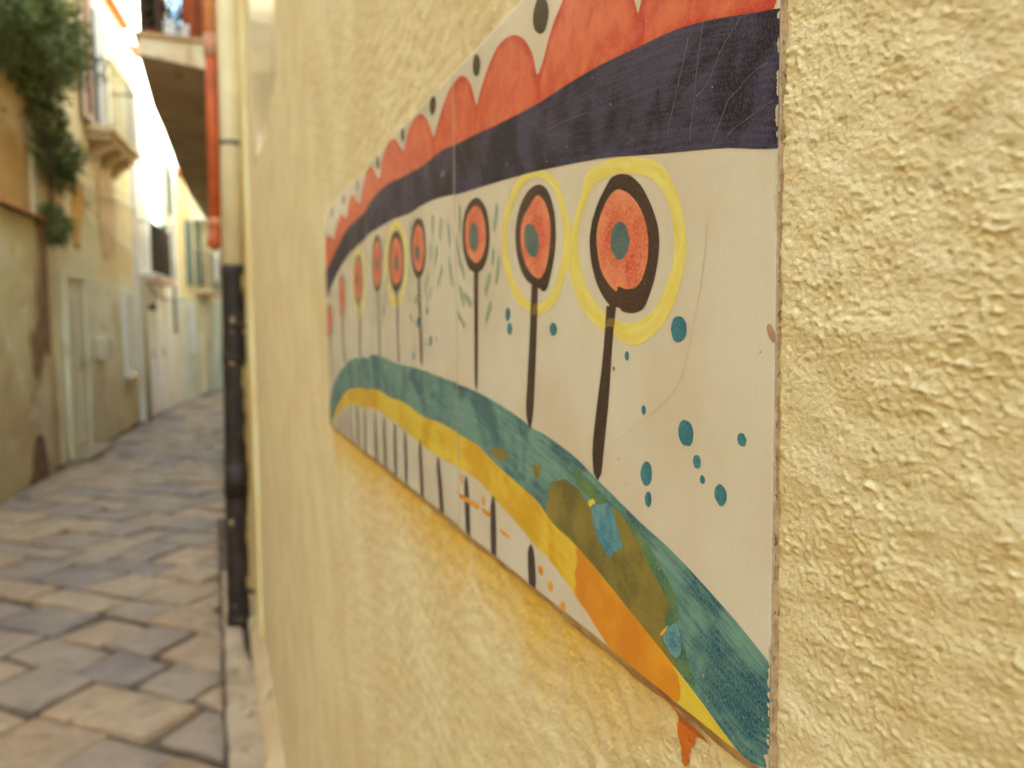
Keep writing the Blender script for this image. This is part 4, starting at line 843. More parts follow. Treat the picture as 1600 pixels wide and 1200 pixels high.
# orange drip that ran off the tile over the mortar and plaster
bm = bmesh.new()
dr = DRIP
o_ = smooth_line(dr, 4, True)
ctr = o_.mean(0)
vv = []
for q in o_:
    y, z = T0 + q[0] / 1000, ZB + q[1] / 1000
    vv.append((y, z))
gy = np.linspace(min(v[0] for v in vv), max(v[0] for v in vv), 44); gz = np.linspace(min(v[1] for v in vv), max(v[1] for v in vv), 60)
poly = np.array(vv)
def inside(y, z):
    r_ = False; j = len(poly) - 1
    for i in range(len(poly)):
        if (poly[i, 1] > z) != (poly[j, 1] > z) and y < (poly[j, 0] - poly[i, 0]) * (z - poly[i, 1]) / (poly[j, 1] - poly[i, 1]) + poly[i, 0]: r_ = not r_
        j = i
    return r_
gv = {}
def dv(i, j):
    if (i, j) not in gv:
        y, z = gy[i], gz[j]
        x = -float(stucco_height(np.array(y), np.array(z))) - 0.0004
        b_ = (ZB - z)
        if b_ < 0.0085: x = min(x, (TILE_X - WALL_X) + 0.0005 + 0.42 * max(b_, 0) - 0.0006)
        gv[(i, j)] = bm.verts.new((x, y, z))
    return gv[(i, j)]
for i in range(43):
    for j in range(59):
        if inside((gy[i] + gy[i + 1]) / 2 + 0.0006 * float(gnoise(np.array(i * .5), np.array(j * .5))), (gz[j] + gz[j + 1]) / 2): bm.faces.new((dv(i, j), dv(i, j + 1), dv(i + 1, j + 1), dv(i + 1, j)))
bmesh.ops.recalc_face_normals(bm, faces=bm.faces)
bm_obj('orange_drip', bm, paint_mat('drip', alb(206, 110, 30), alb(170, 72, 18), 300, 300, 0.35, 0.7, 0.5, 0.3, alb(110, 50, 20)), house, smooth=True)

LIGHT = LIGHT_STREET

# ------------------------------------------------------------------ ground and paving
M_EARTH = plaster('joint_earth', alb(104, 82, 58), alb(76, 58, 40), scale=6, fine=40, bump=0.01)
bm = bmesh.new()
bmesh.ops.create_grid(bm, x_segments=2, y_segments=2, size=400)
g = bm_obj('ground', bm, M_EARTH)
g.location = (0, 0, -0.02)
tag(g, kind='structure')

def stone_mat(name, c1, c2, c3):
    t = NT(name)
    p = t.pos()
    c = t.mix(t.ramp(t.noise(p, 7, 5, 0.6, 0.4), 0.35, 0.68), c1, c2)
    c = t.mix(t.math('MULTIPLY', t.ramp(t.noise(p, 22, 5, 0.65), 0.5, 0.7), 0.6), c, c3)
    c = t.mix(t.math('MULTIPLY', t.ramp(t.noise(p, 2.2, 5, 0.6, 0.5), 0.42, 0.62), 0.5), c, alb(146, 120, 86))
    c = t.mix(t.math('MULTIPLY', t.ramp(t.noise(p, 5.5, 6, 0.7, 0.8), 0.56, 0.68), 0.55), c, alb(98, 78, 56))
    c = t.mix(t.math('MULTIPLY', t.ramp(t.noise(p, 45, 3, 0.6), 0.66, 0.72), 0.6), c, alb(84, 66, 48))
    t.col(c)
    t.rough(t.math('ADD', t.math('MULTIPLY', t.noise(p, 12, 3), 0.4), 0.3)); t.spec(0.4)
    t.bump(t.math('ADD', t.noise(p, 30, 5, 0.6), t.math('MULTIPLY', t.noise(p, 9, 3, 0.6), 2.0)), 0.010, 0.8)
    return t.m
STONES = [stone_mat('stone_cream', alb(165, 132, 89), alb(149, 117, 77), alb(121, 93, 57)),
          stone_mat('stone_ochre', alb(156, 122, 82), alb(138, 107, 69), alb(115, 86, 54)),
          stone_mat('stone_grey', alb(140, 114, 84), alb(123, 100, 76), alb(147, 117, 80)),
          stone_mat('stone_slate', alb(125, 103, 81), alb(107, 89, 72), alb(136, 109, 74))]

street = thing('street', (-0.8, 6, 0), None, None, kind='structure')
street.location = (0, 0, 0)
def clip_half(poly, p0, n):
    out = []
    for i in range(len(poly)):
        a, b = poly[i], poly[(i + 1) % len(poly)]
        da = (a[0] - p0[0]) * n[0] + (a[1] - p0[1]) * n[1]; db = (b[0] - p0[0]) * n[0] + (b[1] - p0[1]) * n[1]
        if da >= 0: out.append(a)
        if (da >= 0) != (db >= 0):
            q = da / (da - db)
            out.append((a[0] + (b[0] - a[0]) * q, a[1] + (b[1] - a[1]) * q))
    return out
LEFT = [((-1.70, 7.2), (-1.30, 11.0)), ((-1.10, 12.15), (-0.59, 16.5)), ((-0.59, 16.5), (0.10, 19.6)), ((0.10, 19.6), (1.2, 22.5))]
def street_clip(poly):
    for a, b in LEFT:
        d = (b[0] - a[0], b[1] - a[1]); ln = math.hypot(*d)
        n = (d[1] / ln, -d[0] / ln)
        poly = clip_half(poly, (a[0] + 0.02 * n[0], a[1] + 0.02 * n[1]), n)
        if len(poly) < 3: return []
    ty = sum(p_[1] for p_ in poly) / len(poly)
    if ty < 6.2:
        poly = clip_half(poly, (-0.012, 0), (-1, 0))
    return poly if len(poly) >= 3 else []

ang = math.radians(-43)
ea = Vector((math.cos(ang), math.sin(ang))); eb = Vector((-math.sin(ang), math.cos(ang)))
stones = []
row_b = -16.0
ri = 0
while row_b < 20:
    wd = random.uniform(0.22, 0.33)
    apos = -22 + random.uniform(0, 0.4)
    while apos < 18:
        ln = random.uniform(0.24, 0.56)
        c = ea * (apos + ln / 2) + eb * (row_b + wd / 2)
        if 0.3 < c.y < 22 and -2.6 < c.x < 1.5:
            g_ = 0.009 + random.uniform(0, 0.004)
            a0, a1, b0, b1 = apos + g_, apos + ln - g_, row_b + g_, row_b + wd - g_
            j = lambda: random.uniform(-0.016, 0.016)
            quad = [ea * (a0 + j()) + eb * (b0 + j()), ea * (a1 + j()) + eb * (b0 + j()), ea * (a1 + j()) + eb * (b1 + j()), ea * (a0 + j()) + eb * (b1 + j())]
            pl = street_clip([(q.x, q.y) for q in quad])
            if pl:
                ar = abs(sum(pl[i][0] * pl[(i + 1) % len(pl)][1] - pl[(i + 1) % len(pl)][0] * pl[i][1] for i in range(len(pl)))) / 2
                if ar > 0.004: stones.append((pl, ar, c.y))
        apos += ln
    row_b += wd
    ri += 1
stones.sort(key=lambda s: s[2])

def add_stone(bm, pl, mi=0):
    pl = np.array(pl)
    # worn outline: three points per edge, rounded corners
    pts = []
    n = len(pl)
    for i in range(n):
        a, b = pl[i], pl[(i + 1) % n]
        L_ = np.hypot(*(b - a))
        if L_ < 0.03:
            pts.append((a + b) / 2); continue
        k = min(0.012 / L_, 0.3)
        for q in (k, 0.35, 0.65, 1 - k):
            nrm = np.array([b[1] - a[1], a[0] - b[0]]) / L_
            pts.append(a + (b - a) * q + nrm * random.uniform(-0.009, 0.003))
    pts = np.array(pts); c = pts.mean(0)
    tx, ty = random.gauss(0, 0.024), random.gauss(0, 0.024)
    dz = random.gauss(0.0, 0.005)
    def zt(p_): return dz + (p_[0] - c[0]) * tx + (p_[1] - c[1]) * ty
    rad = np.hypot(*(pts - c).T).mean()
    r0 = [bm.verts.new((p_[0], p_[1], -0.05)) for p_ in pts]
    r1 = [bm.verts.new((p_[0], p_[1], zt(p_) - 0.009)) for p_ in pts]
    r2 = [bm.verts.new((*(c + (p_ - c) * (1 - 0.005 / rad)), zt(p_) - 0.003)) for p_ in pts]
    r3 = [bm.verts.new((*(c + (p_ - c) * (1 - 0.022 / rad)), zt(p_) + random.uniform(-0.0015, 0.002))) for p_ in pts]
    cv = bm.verts.new((c[0], c[1], dz + random.uniform(0, 0.003)))
    m = len(pts)
    fs = []
    for a, b in ((r0, r1), (r1, r2), (r2, r3)):
        for k in range(m): fs.append(bm.faces.new((a[k], a[(k + 1) % m], b[(k + 1) % m], b[k])))
    for k in range(m): fs.append(bm.faces.new((r3[k], r3[(k + 1) % m], cv)))
    for f_ in fs: f_.material_index = mi; f_.smooth = True

def pick(): return random.choices((0, 1, 2, 3), (4, 3, 3.4, 2))[0]
for pl, ar, y in [s for s in stones if 1.8 < s[2]][:290]:
    bm = bmesh.new()
    add_stone(bm, pl)
    bmesh.ops.recalc_face_normals(bm, faces=bm.faces)
    bm_obj('paving_stone', bm, STONES[pick()], street)
rest = [s for s in stones if 1.8 < s[2]][290:] + [s for s in stones if s[2] <= 1.8]
if rest:
    bm = bmesh.new()
    for pl, ar, y in rest: add_stone(bm, pl, pick())
    bmesh.ops.recalc_face_normals(bm, faces=bm.faces)
    tag(bm_obj('paving_stones', bm, STONES, street), kind='stuff')

# cement band between the paving and the near house
t_band = plaster('cement_band', alb(176, 146, 104), alb(156, 126, 88), alb(126, 98, 64), scale=4, fine=60, bump=0.008)
bm = bmesh.new()
yb = np.linspace(-3.9, 4.7, 130)
rings = []
for y in yb:
    e = 0.010 * float(gnoise(np.array(y * 5.0), np.array(1.0))) + 0.005 * float(gnoise(np.array(y * 19.0), np.array(4.0)))
    hz = 0.006 * float(gnoise(np.array(y * 3.0), np.array(7.0)))
    # a dark slot opens beside the foot of the downpipe
    inner = 0.148 if not (3.22 < y < 3.95) else 0.078 + 0.05 * max(0, (3.5 - y)) / 0.3
    rings.append([bm.verts.new(q) for q in ((-0.004 + e, y, -0.045), (-0.002 + e, y, -0.010 + hz), (0.012 + e, y, 0.002 + hz), ((inner + 0.01) / 2, y, 0.004 + hz), (inner - 0.008, y, 0.003), (inner, y, -0.004), (inner, y, -0.045))])
for a, b in zip(rings[:-1], rings[1:]):
    for k in range(6): bm.faces.new((a[k], b[k], b[k + 1], a[k + 1]))
bmesh.ops.recalc_face_normals(bm, faces=bm.faces)
bm_obj('cement_band', bm, t_band, street, smooth=True)

# ------------------------------------------------------------------ cream downpipe with its dark lower casing
M_PIPE = simple('cream_pipe_paint', alb(222, 188, 132), 0.45, 0.12, 8)
t = NT('old_dark_paint')
p = t.pos()
c = t.mix(t.ramp(t.noise(p, 9, 5, 0.6), 0.4, 0.65), lin(30, 20, 18), lin(56, 40, 32))
c = t.mix(t.ramp(t.noise(t.pos((1, 1, 0.7)), 30, 3, 0.55), 0.665, 0.70), c, alb(176, 136, 78))
t.col(c); t.rough(0.6); t.bump(t.noise(p, 30, 4), 0.004)
M_DARK = t.m
M_STRAP = simple('strap_metal', alb(120, 104, 76), 0.5, 0.3, 30, 0.6)
pipe = thing('downpipe', (0.075, 3.82, 0), 'cream painted downpipe with a peeling dark brown lower sleeve', 'downpipe')
def pc(z): return (-0.012 + 0.0165 * min(z, 2.4), 0, z)
tube('pipe', [pc(1.6), pc(2.4), pc(4.5), pc(NEAR_TOP - 0.1)], 0.046, M_PIPE, pipe, 20)
bm = bmesh.new()
zs = np.linspace(0.0, 1.655, 50)
ring = []
for z in zs:
    ring.append([bm.verts.new(Vector(pc(z)) + Vector(((0.049 + 0.0015 * float(gnoise(np.array(k * 1.3), np.array(z * 9)))) * math.cos(2 * math.pi * k / 20), 0.049 * math.sin(2 * math.pi * k / 20), 0))) for k in range(20)])
for a, b in zip(ring[:-1], ring[1:]):
    for k in range(20): bm.faces.new((a[k], a[(k + 1) % 20], b[(k + 1) % 20], b[k]))
bm.faces.new(ring[0][::-1]); bm.faces.new(ring[-1])
bmesh.ops.recalc_face_normals(bm, faces=bm.faces)
sl = bm_obj('sleeve', bm, M_DARK, pipe, smooth=True)
for z0, z1, r in ((0.60, 0.755, 0.054), (1.22, 1.26, 0.0515), (0.0, 0.05, 0.053)):
    tube('collar', [Vector(pc(z0)), Vector(pc(z1))], r, M_DARK, sl, 20)
tube('strap', [Vector(pc(2.185)), Vector(pc(2.205))], 0.0495, M_STRAP, pipe, 20)
box('strap_lug', 0.045, 0.078, -0.012, 0.012, 2.18, 2.21, M_STRAP, pipe)
# rusty fixings and flakes of cream paint on the sleeve
for z in (1.38, 0.16):
    tube('fixing', [(0.0, -0.05, z), (0.04, -0.068, z + 0.01), (0.075, -0.06, z - 0.01)], 0.010, M_DARK, pipe, 8)
M_FLAKE = simple('paint_flake', alb(206, 166, 92), 0.8, 0.2, 40)
for z, hh, w_ in ((1.15, 0.16, 0.30), (1.02, 0.10, 0.22), (1.58, 0.10, 0.34), (1.36, 0.05, 0.2), (0.90, 0.12, 0.16), (0.44, 0.2, 0.15), (0.2, 0.1, 0.2)):
    bm = bmesh.new()
    vv = []
    for k in range(22):
        a = 2 * math.pi * k / 22
        j_ = random.uniform(0.45, 1.15)
        th = -0.62 + w_ * math.cos(a) * j_; z_ = z + hh * 0.5 * math.sin(a) * j_
        q = Vector(pc(z_)); vv.append(bm.verts.new((q.x + 0.0515 * math.cos(th), 0.0515 * math.sin(th), z_)))
    bm.faces.new(vv)
    bmesh.ops.triangulate(bm, faces=bm.faces[:])
    bm_obj('paint_flake', bm, M_FLAKE, sl)

# ------------------------------------------------------------------ orange drain pipe that ends in an elbow
M_ORANGE = simple('orange_plastic', alb(192, 84, 36), 0.6, 0.35, 7)
M_ORANGE2 = simple('pale_orange_plastic', alb(222, 138, 80), 0.6, 0.15, 10)  # paler orange for the upper pipe and elbow rim
op = thing('drain_pipe', (0.026, 4.70, 0), 'orange plastic drain pipe ending in an open elbow above the street', 'pipe')
tube('pipe', [(0.003, 0, 1.93), (0.008, 0, 2.5), (0.012, 0, 2.93)], 0.033, M_ORANGE, op, 18)
tube('upper_pipe', [(0.012, 0, 2.90), (0.016, 0, 3.6), (0.016, 0, 4.35)], 0.034, M_ORANGE2, op, 18)
tube('collar', [(0.012, 0, 2.84), (0.012, 0, 2.96)], 0.038, simple('grey_cement', alb(196, 132, 88), 0.9, 0.3, 40), op, 18)
tube('elbow', [(0.003, 0, 1.96), (0.003, 0, 1.90), (0.000, -0.012, 1.865), (-0.004, -0.04, 1.842), (-0.006, -0.07, 1.835)], [0.033, 0.037, 0.039, 0.039, 0.039], M_ORANGE, op, 18)
tube('elbow_rim', [(0.003, 0, 1.945), (0.003, 0, 1.975)], 0.0395, M_ORANGE2, op, 18)
box('bracket', 0.03, 0.05, -0.012, 0.012, 2.20, 2.225, M_STRAP, op)

# ------------------------------------------------------------------ house beyond on the near side, with its long balcony
inner = [(0.072, 4.62), (0.072, 7.4), (0.12, 9.3), (0.21, 11.1), (0.44, 14.2), (0.95, 17.6), (1.7, 21.5)]
outer = [(-0.385, 5.6), (-0.383, 6.82), (-0.35, 7.6), (-0.304, 9.25), (-0.225, 11.06), (-0.01, 14.1)]
innb = [(0.080, 5.6), (0.080, 6.82), (0.085, 7.6), (0.135, 9.25), (0.225, 11.06), (0.45, 14.1)]
M_H2 = plaster('second_house_plaster', alb(214, 188, 140), alb(190, 160, 112), scale=1.5)
h2 = thing('balcony_house', (0.07, 5, 0), 'house with a long overhanging balcony just past the downpipe', 'house')
h2.location = (0, 0, 0)
def house_block(name, front, top, mat, parent):
    bm = bmesh.new()
    low = [bm.verts.new((x, y, 0)) for x, y in front] + [bm.verts.new((6.0, front[-1][1], 0)), bm.verts.new((6.0, front[0][1], 0))]
    bm.faces.new(low)
    r = bmesh.ops.extrude_face_region(bm, geom=bm.faces[:])
    for v in [e for e in r['geom'] if isinstance(e, bmesh.types.BMVert)]: v.co.z = top
    bmesh.ops.recalc_face_normals(bm, faces=bm.faces)
    return bm_obj(name, bm, mat, parent)
house_block('wall', inner[:4] + [(0.295, 12.25)], 7.3, M_H2, h2)  # unseen roof height set to keep sun off the ochre house
house_block('sun_gap_wing', [(0.298, 12.255), (0.435, 14.15)], 4.6, M_H2, h2)  # unseen wing kept low so sun reaches the white house
house_block('sun_block_wing', [(0.438, 14.155)] + inner[5:], 6.0, M_H2, h2)  # unseen wing raised to shade the far houses
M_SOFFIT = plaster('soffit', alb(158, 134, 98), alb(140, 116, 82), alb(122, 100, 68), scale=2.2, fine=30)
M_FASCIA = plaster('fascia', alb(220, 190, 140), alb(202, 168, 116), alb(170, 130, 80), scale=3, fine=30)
M_LIP = simple('stone_lip', alb(178, 136, 82), 0.8, 0.25, 18)
M_RAIL = simple('rusty_rail', lin(74, 50, 34), 0.7, 0.35, 30)
bal = bpy.data.objects.new('balcony', None); link(bal, h2)
def strip(name, rows, mat, parent):
    bm = bmesh.new()
    rg = [[bm.verts.new(q) for q in row] for row in rows]
    for a, b in zip(rg[:-1], rg[1:]):
        for k in range(len(a)): bm.faces.new((a[k], a[(k + 1) % len(a)], b[(k + 1) % len(b)], b[k]))
    bm.faces.new(rg[0]); bm.faces.new(rg[-1][::-1])
    bmesh.ops.recalc_face_normals(bm, faces=bm.faces)
    return bm_obj(name, bm, mat, parent)
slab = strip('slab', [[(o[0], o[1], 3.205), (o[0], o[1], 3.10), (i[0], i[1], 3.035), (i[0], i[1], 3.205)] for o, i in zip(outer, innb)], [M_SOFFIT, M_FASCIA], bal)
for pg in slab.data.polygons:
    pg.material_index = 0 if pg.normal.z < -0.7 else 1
strip('lip', [[(o[0] - 0.02, o[1] - 0.02, 3.236), (o[0] - 0.02, o[1] - 0.02, 3.207), (i[0], i[1] - 0.02, 3.207), (i[0], i[1] - 0.02, 3.236)] for o, i in zip(outer, innb)], M_LIP, bal)
tube('top_rail', [(0.07, 5.6, 4.15)] + [(o[0] + 0.02, o[1] + 0.01, 4.15) for o in outer], 0.018, M_RAIL, bal, 8)
bar_me = None
def rail_bar(x, y, z0, z1, parent, mat, r=0.009):
    global bar_me
    if bar_me is None:
        bm = bmesh.new(); add_tube(bm, [(0, 0, 0), (0, 0, 1)], 1.0, 6)
        bar_me = bpy.data.meshes.new('bar'); bm.to_mesh(bar_me); bm.free()
    me_ = bar_me
    key = 'bar_' + mat.name
    if key in bpy.data.meshes: me_ = bpy.data.meshes[key]
    else:
        me_ = bar_me.copy(); me_.name = key; me_.materials.append(mat)
    o = link(bpy.data.objects.new('bar', me_), parent)
    o.location = (x, y, z0); o.scale = (r, r, z1 - z0)
    return o
for k in range(4): rail_bar(-0.365 + 0.11 * k, 5.61, 3.236, 4.15, bal, M_RAIL, 0.020 if k == 1 else 0.008)
for (a, b) in zip(outer[:-1], outer[1:]):
    ln = math.hypot(b[0] - a[0], b[1] - a[1]); m_ = max(1, int(ln / 0.14))
    for k in range(m_):
        q = k / m_
        rail_bar(a[0] + (b[0] - a[0]) * q + 0.02, a[1] + (b[1] - a[1]) * q + 0.01, 3.236, 4.15, bal, M_RAIL)

# things standing on the balcony
M_WHITEPOT = simple('white_glazed_pot', alb(232, 222, 196), 0.4, 0.1, 20)
def planter(x, y, w_, d_, h_, label):
    pl_ = thing('planter', (x, y, 3.237), label, 'planter')
    bm = bmesh.new()
    b0 = [(-w_ * .42, -d_ * .42, 0), (w_ * .42, -d_ * .42, 0), (w_ * .42, d_ * .42, 0), (-w_ * .42, d_ * .42, 0)]
    b1 = [(-w_ / 2, -d_ / 2, h_), (w_ / 2, -d_ / 2, h_), (w_ / 2, d_ / 2, h_), (-w_ / 2, d_ / 2, h_)]
    a = [bm.verts.new(q) for q in b0]; b = [bm.verts.new(q) for q in b1]
    for k in range(4): bm.faces.new((a[k], a[(k + 1) % 4], b[(k + 1) % 4], b[k]))
    bm.faces.new(a[::-1])
    c = [bm.verts.new((q[0] * .88, q[1] * .8, h_)) for q in b1]; d = [bm.verts.new((q[0] * .88, q[1] * .8, h_ * .75)) for q in b1]
    for k in range(4):
        bm.faces.new((b[k], b[(k + 1) % 4], c[(k + 1) % 4], c[k])); bm.faces.new((c[k], c[(k + 1) % 4], d[(k + 1) % 4], d[k]))
    bm.faces.new(d)
    bmesh.ops.recalc_face_normals(bm, faces=bm.faces)
    bm_obj('box', bm, M_WHITEPOT, pl_)
    box('rim', -w_ / 2 - .006, w_ / 2 + .006, -d_ / 2 - .006, -d_ / 2 + .012, h_ - .02, h_ + .006, M_WHITEPOT, pl_, .004)
    return pl_
planter(-0.213, 5.72, 0.086, 0.12, 0.105, 'white rectangular planter on the balcony lip beside another white planter')
planter(-0.125, 5.74, 0.078, 0.12, 0.098, 'smaller greenish white planter on the balcony next to terracotta jar')
M_JAR = simple('terracotta_jar', alb(150, 66, 26), 0.8, 0.3, 10)
jar = thing('terracotta_jar', (0.0, 5.98, 3.237), 'tall reddish terracotta jar at the wall end of the balcony', 'jar')
bm = bmesh.new()
pr = [(0.001, 0), (0.085, 0), (0.105, 0.05), (0.13, 0.22), (0.135, 0.36), (0.115, 0.50), (0.10, 0.56), (0.12, 0.585), (0.12, 0.61), (0.10, 0.61), (0.09, 0.5), (0.001, 0.48)]
rg = [[bm.verts.new((r_ * math.cos(2 * math.pi * k / 24), r_ * math.sin(2 * math.pi * k / 24), z)) for k in range(24)] for r_, z in pr]
for a, b in zip(rg[:-1], rg[1:]):
    for k in range(24): bm.faces.new((a[k], a[(k + 1) % 24], b[(k + 1) % 24], b[k]))
bmesh.ops.recalc_face_normals(bm, faces=bm.faces)
bm_obj('body', bm, M_JAR, jar, smooth=True)

def leaf_mat(name, c1, c2):
    t = NT(name)
    info = t.n('ShaderNodeNewGeometry')
    c = t.mix(info.outputs['Random Per Island'], c1, c2)
    t.col(c); t.rough(0.6); t.spec(0.3)
    return t.m
def leaves(name, blobs, n, size, mat, parent, seed=1, narrow=0.4):
    r_ = np.random.default_rng(seed)
    Vs, Fs = [], []
    tot = sum(b[3] * b[4] * b[5] for b in blobs)
    for (cx, cy_, cz, rx, ry, rz) in blobs:
        m = int(n * rx * ry * rz / tot)
        d = r_.normal(size=(m, 3)); d /= np.linalg.norm(d, axis=1)[:, None]
        rad = r_.uniform(0.25, 1.0, m) ** 0.5
        lump = 1 + 0.22 * np.sin(5 * d[:, 0] + 3 * d[:, 2] + cx * 9) * np.cos(4 * d[:, 1] + 2 * d[:, 2])
        P_ = np.array([cx, cy_, cz]) + d * np.array([rx, ry, rz]) * (rad * lump)[:, None]
        for q, dd in zip(P_, d):
            ax = dd * 0.7 + r_.normal(size=3) * 0.7 + np.array([0, 0, -0.25]); ax /= np.linalg.norm(ax)
            sd = np.cross(ax, r_.normal(size=3)); sd /= np.linalg.norm(sd) + 1e-9
            s_ = size * r_.uniform(0.6, 1.3)
            i0 = len(Vs)
            Vs += [q, q + ax * s_ * .5 + sd * s_ * narrow * .5, q + ax * s_, q + ax * s_ * .5 - sd * s_ * narrow * .5]
            Fs.append((i0, i0 + 1, i0 + 2, i0 + 3))
    return mesh_obj(name, Vs, Fs, mat, parent)
M_LEAF = leaf_mat('leaf', (0.04, 0.07, 0.018), (0.17, 0.20, 0.055))
M_LEAFD = leaf_mat('dark_leaf', (0.02, 0.022, 0.014), (0.05, 0.05, 0.028))
M_TWIG = simple('twig', (0.07, 0.045, 0.03), 0.9, 0.3, 40)
def pot_plant(x, y, label, blobs, n, seed):
    o = thing('potted_plant', (x, y, 3.237), label, 'plant')
    tube('pot', [(0, 0, 0), (0, 0, 0.02), (0, 0, 0.16), (0, 0, 0.17)], [0.05, 0.055, 0.08, 0.085], M_JAR, o, 16)
    tube('stem', [(0, 0, 0.15), (0.01, 0, 0.3), (0, 0.02, 0.42)], [0.012, 0.01, 0.006], M_TWIG, o, 8)
    leaves('foliage', blobs, n, 0.045, M_LEAFD, o, seed)
pot_plant(-0.29, 6.1, 'dark leafy pot plant behind the railing at the balcony corner', [(0, 0, 0.36, 0.09, 0.14, 0.24), (0.02, 0.05, 0.60, 0.08, 0.1, 0.12)], 900, 3)
pot_plant(-0.14, 6.35, 'dark leafy pot plant behind the white planters on the balcony', [(0, 0, 0.30, 0.12, 0.14, 0.19)], 700, 4)

# ------------------------------------------------------------------ left side of the street
def frame(a, b):
    d = (b[0] - a[0], b[1] - a[1])
    return math.atan2(-d[0], d[1])      # local x points to the street, y runs along the front
PA, PB, PCc, PD = [l[0] for l in LEFT]
RA, RBB, RC, RD = [frame(*l) for l in LEFT]

M_GARDEN = plaster('garden_wall_plaster', alb(206, 186, 128), alb(188, 166, 110), alb(210, 194, 150), scale=0.9, fine=25, bump=0.02, dirt=alb(150, 116, 72), dirt_z=1.2)
M_OCHRE = plaster('ochre_plaster', alb(220, 198, 144), alb(210, 182, 122), alb(216, 178, 102), scale=1.0, fine=25, bump=0.02, dirt=alb(128, 98, 60), dirt_z=1.15)
M_OCHRE4 = plaster('orange_ochre_plaster', alb(204, 166, 100), alb(188, 148, 86), alb(204, 178, 120), scale=1.2, fine=25, bump=0.02)
M_WASH = plaster('whitewash', alb(222, 206, 158), alb(208, 190, 140), alb(190, 166, 112), scale=1.1, fine=30, bump=0.012, dirt=alb(164, 136, 88), dirt_z=1.1)
M_WASH2 = plaster('pale_green_wash', alb(206, 200, 166), alb(188, 180, 142), scale=1.4, fine=25, bump=0.01)
M_WHITE = plaster('white_plaster', alb(228, 212, 176), alb(214, 194, 156), scale=1.2, fine=25, bump=0.01)
M_PINK = plaster('pink_plaster', alb(216, 186, 158), alb(204, 168, 140), scale=2, fine=25, bump=0.01)
M_OCHRE2 = plaster('far_ochre_plaster', alb(222, 194, 136), alb(208, 174, 112), scale=1.3, fine=25, bump=0.01)
M_OCHRE3 = plaster('added_opposite_plaster', alb(204, 180, 132), alb(188, 160, 112), scale=1.3, fine=25, bump=0.01)
M_GREYDOOR = simple('grey_door_paint', alb(196, 180, 138), 0.6, 0.18, 4)
M_SHUT = simple('shutter_paint', alb(120, 128, 108), 0.6, 0.2, 8)
M_SHUTW = simple('pale_shutter_paint', alb(232, 222, 200), 0.5, 0.1, 8)
M_IRON = simple('wrought_iron', lin(70, 60, 50), 0.6, 0.3, 20)
M_STONE = simple('balcony_stone', alb(196, 166, 116), 0.85, 0.3, 12, bump=0.004)
M_BROWN = simple('brown_frame', alb(120, 92, 66), 0.6, 0.2, 10)

gw = thing('garden_wall', (*PA, 0), 'weathered khaki garden wall with a sloping terracotta coping', 'wall', RA)
def relief_wall(name, y0, y1, z1, thick, mat, parent, x=0.0, seed=0, step=0.12, amp=0.012):
    ny = max(2, int((y1 - y0) / step)); nz = max(2, int(z1 / step))
    Y, Zz = np.meshgrid(np.linspace(y0, y1, ny + 1), np.linspace(0, z1, nz + 1), indexing='ij')
    X = x + amp * (gnoise(Y * 1.7 + seed, Zz * 1.7) + 0.5 * gnoise(Y * 5 + seed, Zz * 5))
    X = np.where((Y == y0) | (Y == y1), x, X)
    vv = np.stack([X, Y, Zz], -1).reshape(-1, 3).tolist()
    id_ = np.arange(len(vv)).reshape(ny + 1, nz + 1)
    ff = np.stack([id_[:-1, :-1], id_[1:, :-1], id_[1:, 1:], id_[:-1, 1:]], -1).reshape(-1, 4).tolist()
    # sides, top and back
    n0 = len(vv)
    vv += [(x - thick, y0, 0), (x - thick, y1, 0), (x - thick, y1, z1), (x - thick, y0, z1)]
    ff.append([n0 + 1, n0, n0 + 3, n0 + 2])
    ff.append([n0] + id_[0, :].tolist() + [n0 + 3])
    ff.append([n0 + 2] + id_[-1, ::-1].tolist() + [n0 + 1])
    ff.append([n0 + 3] + id_[:, -1].tolist() + [n0 + 2])
    return mesh_obj(name, vv, ff, mat, parent)
def relief_wall_at(name, y0, y1, z0, z1, mat, parent, x):
    ny, nz = 14, 24
    Y, Zz = np.meshgrid(np.linspace(y0, y1, ny + 1), np.linspace(z0, z1, nz + 1), indexing='ij')
    X = x + 0.02 * gnoise(Y * 1.7 + 3, Zz * 1.7) + 0.008 * gnoise(Y * 6, Zz * 6)
    vv = np.stack([X, Y, Zz], -1).reshape(-1, 3).tolist()
    id_ = np.arange(len(vv)).reshape(ny + 1, nz + 1)
    ff = np.stack([id_[:-1, :-1], id_[1:, :-1], id_[1:, 1:], id_[:-1, 1:]], -1).reshape(-1, 4).tolist()
    o = mesh_obj(name, vv, ff, mat, parent)
    md = o.modifiers.new('thickness', 'SOLIDIFY'); md.thickness = 0.25; md.offset = -1
    return o
relief_wall('wall', -0.41, 1.50, 2.40, 0.32, M_GARDEN, gw, 0.05, 3)
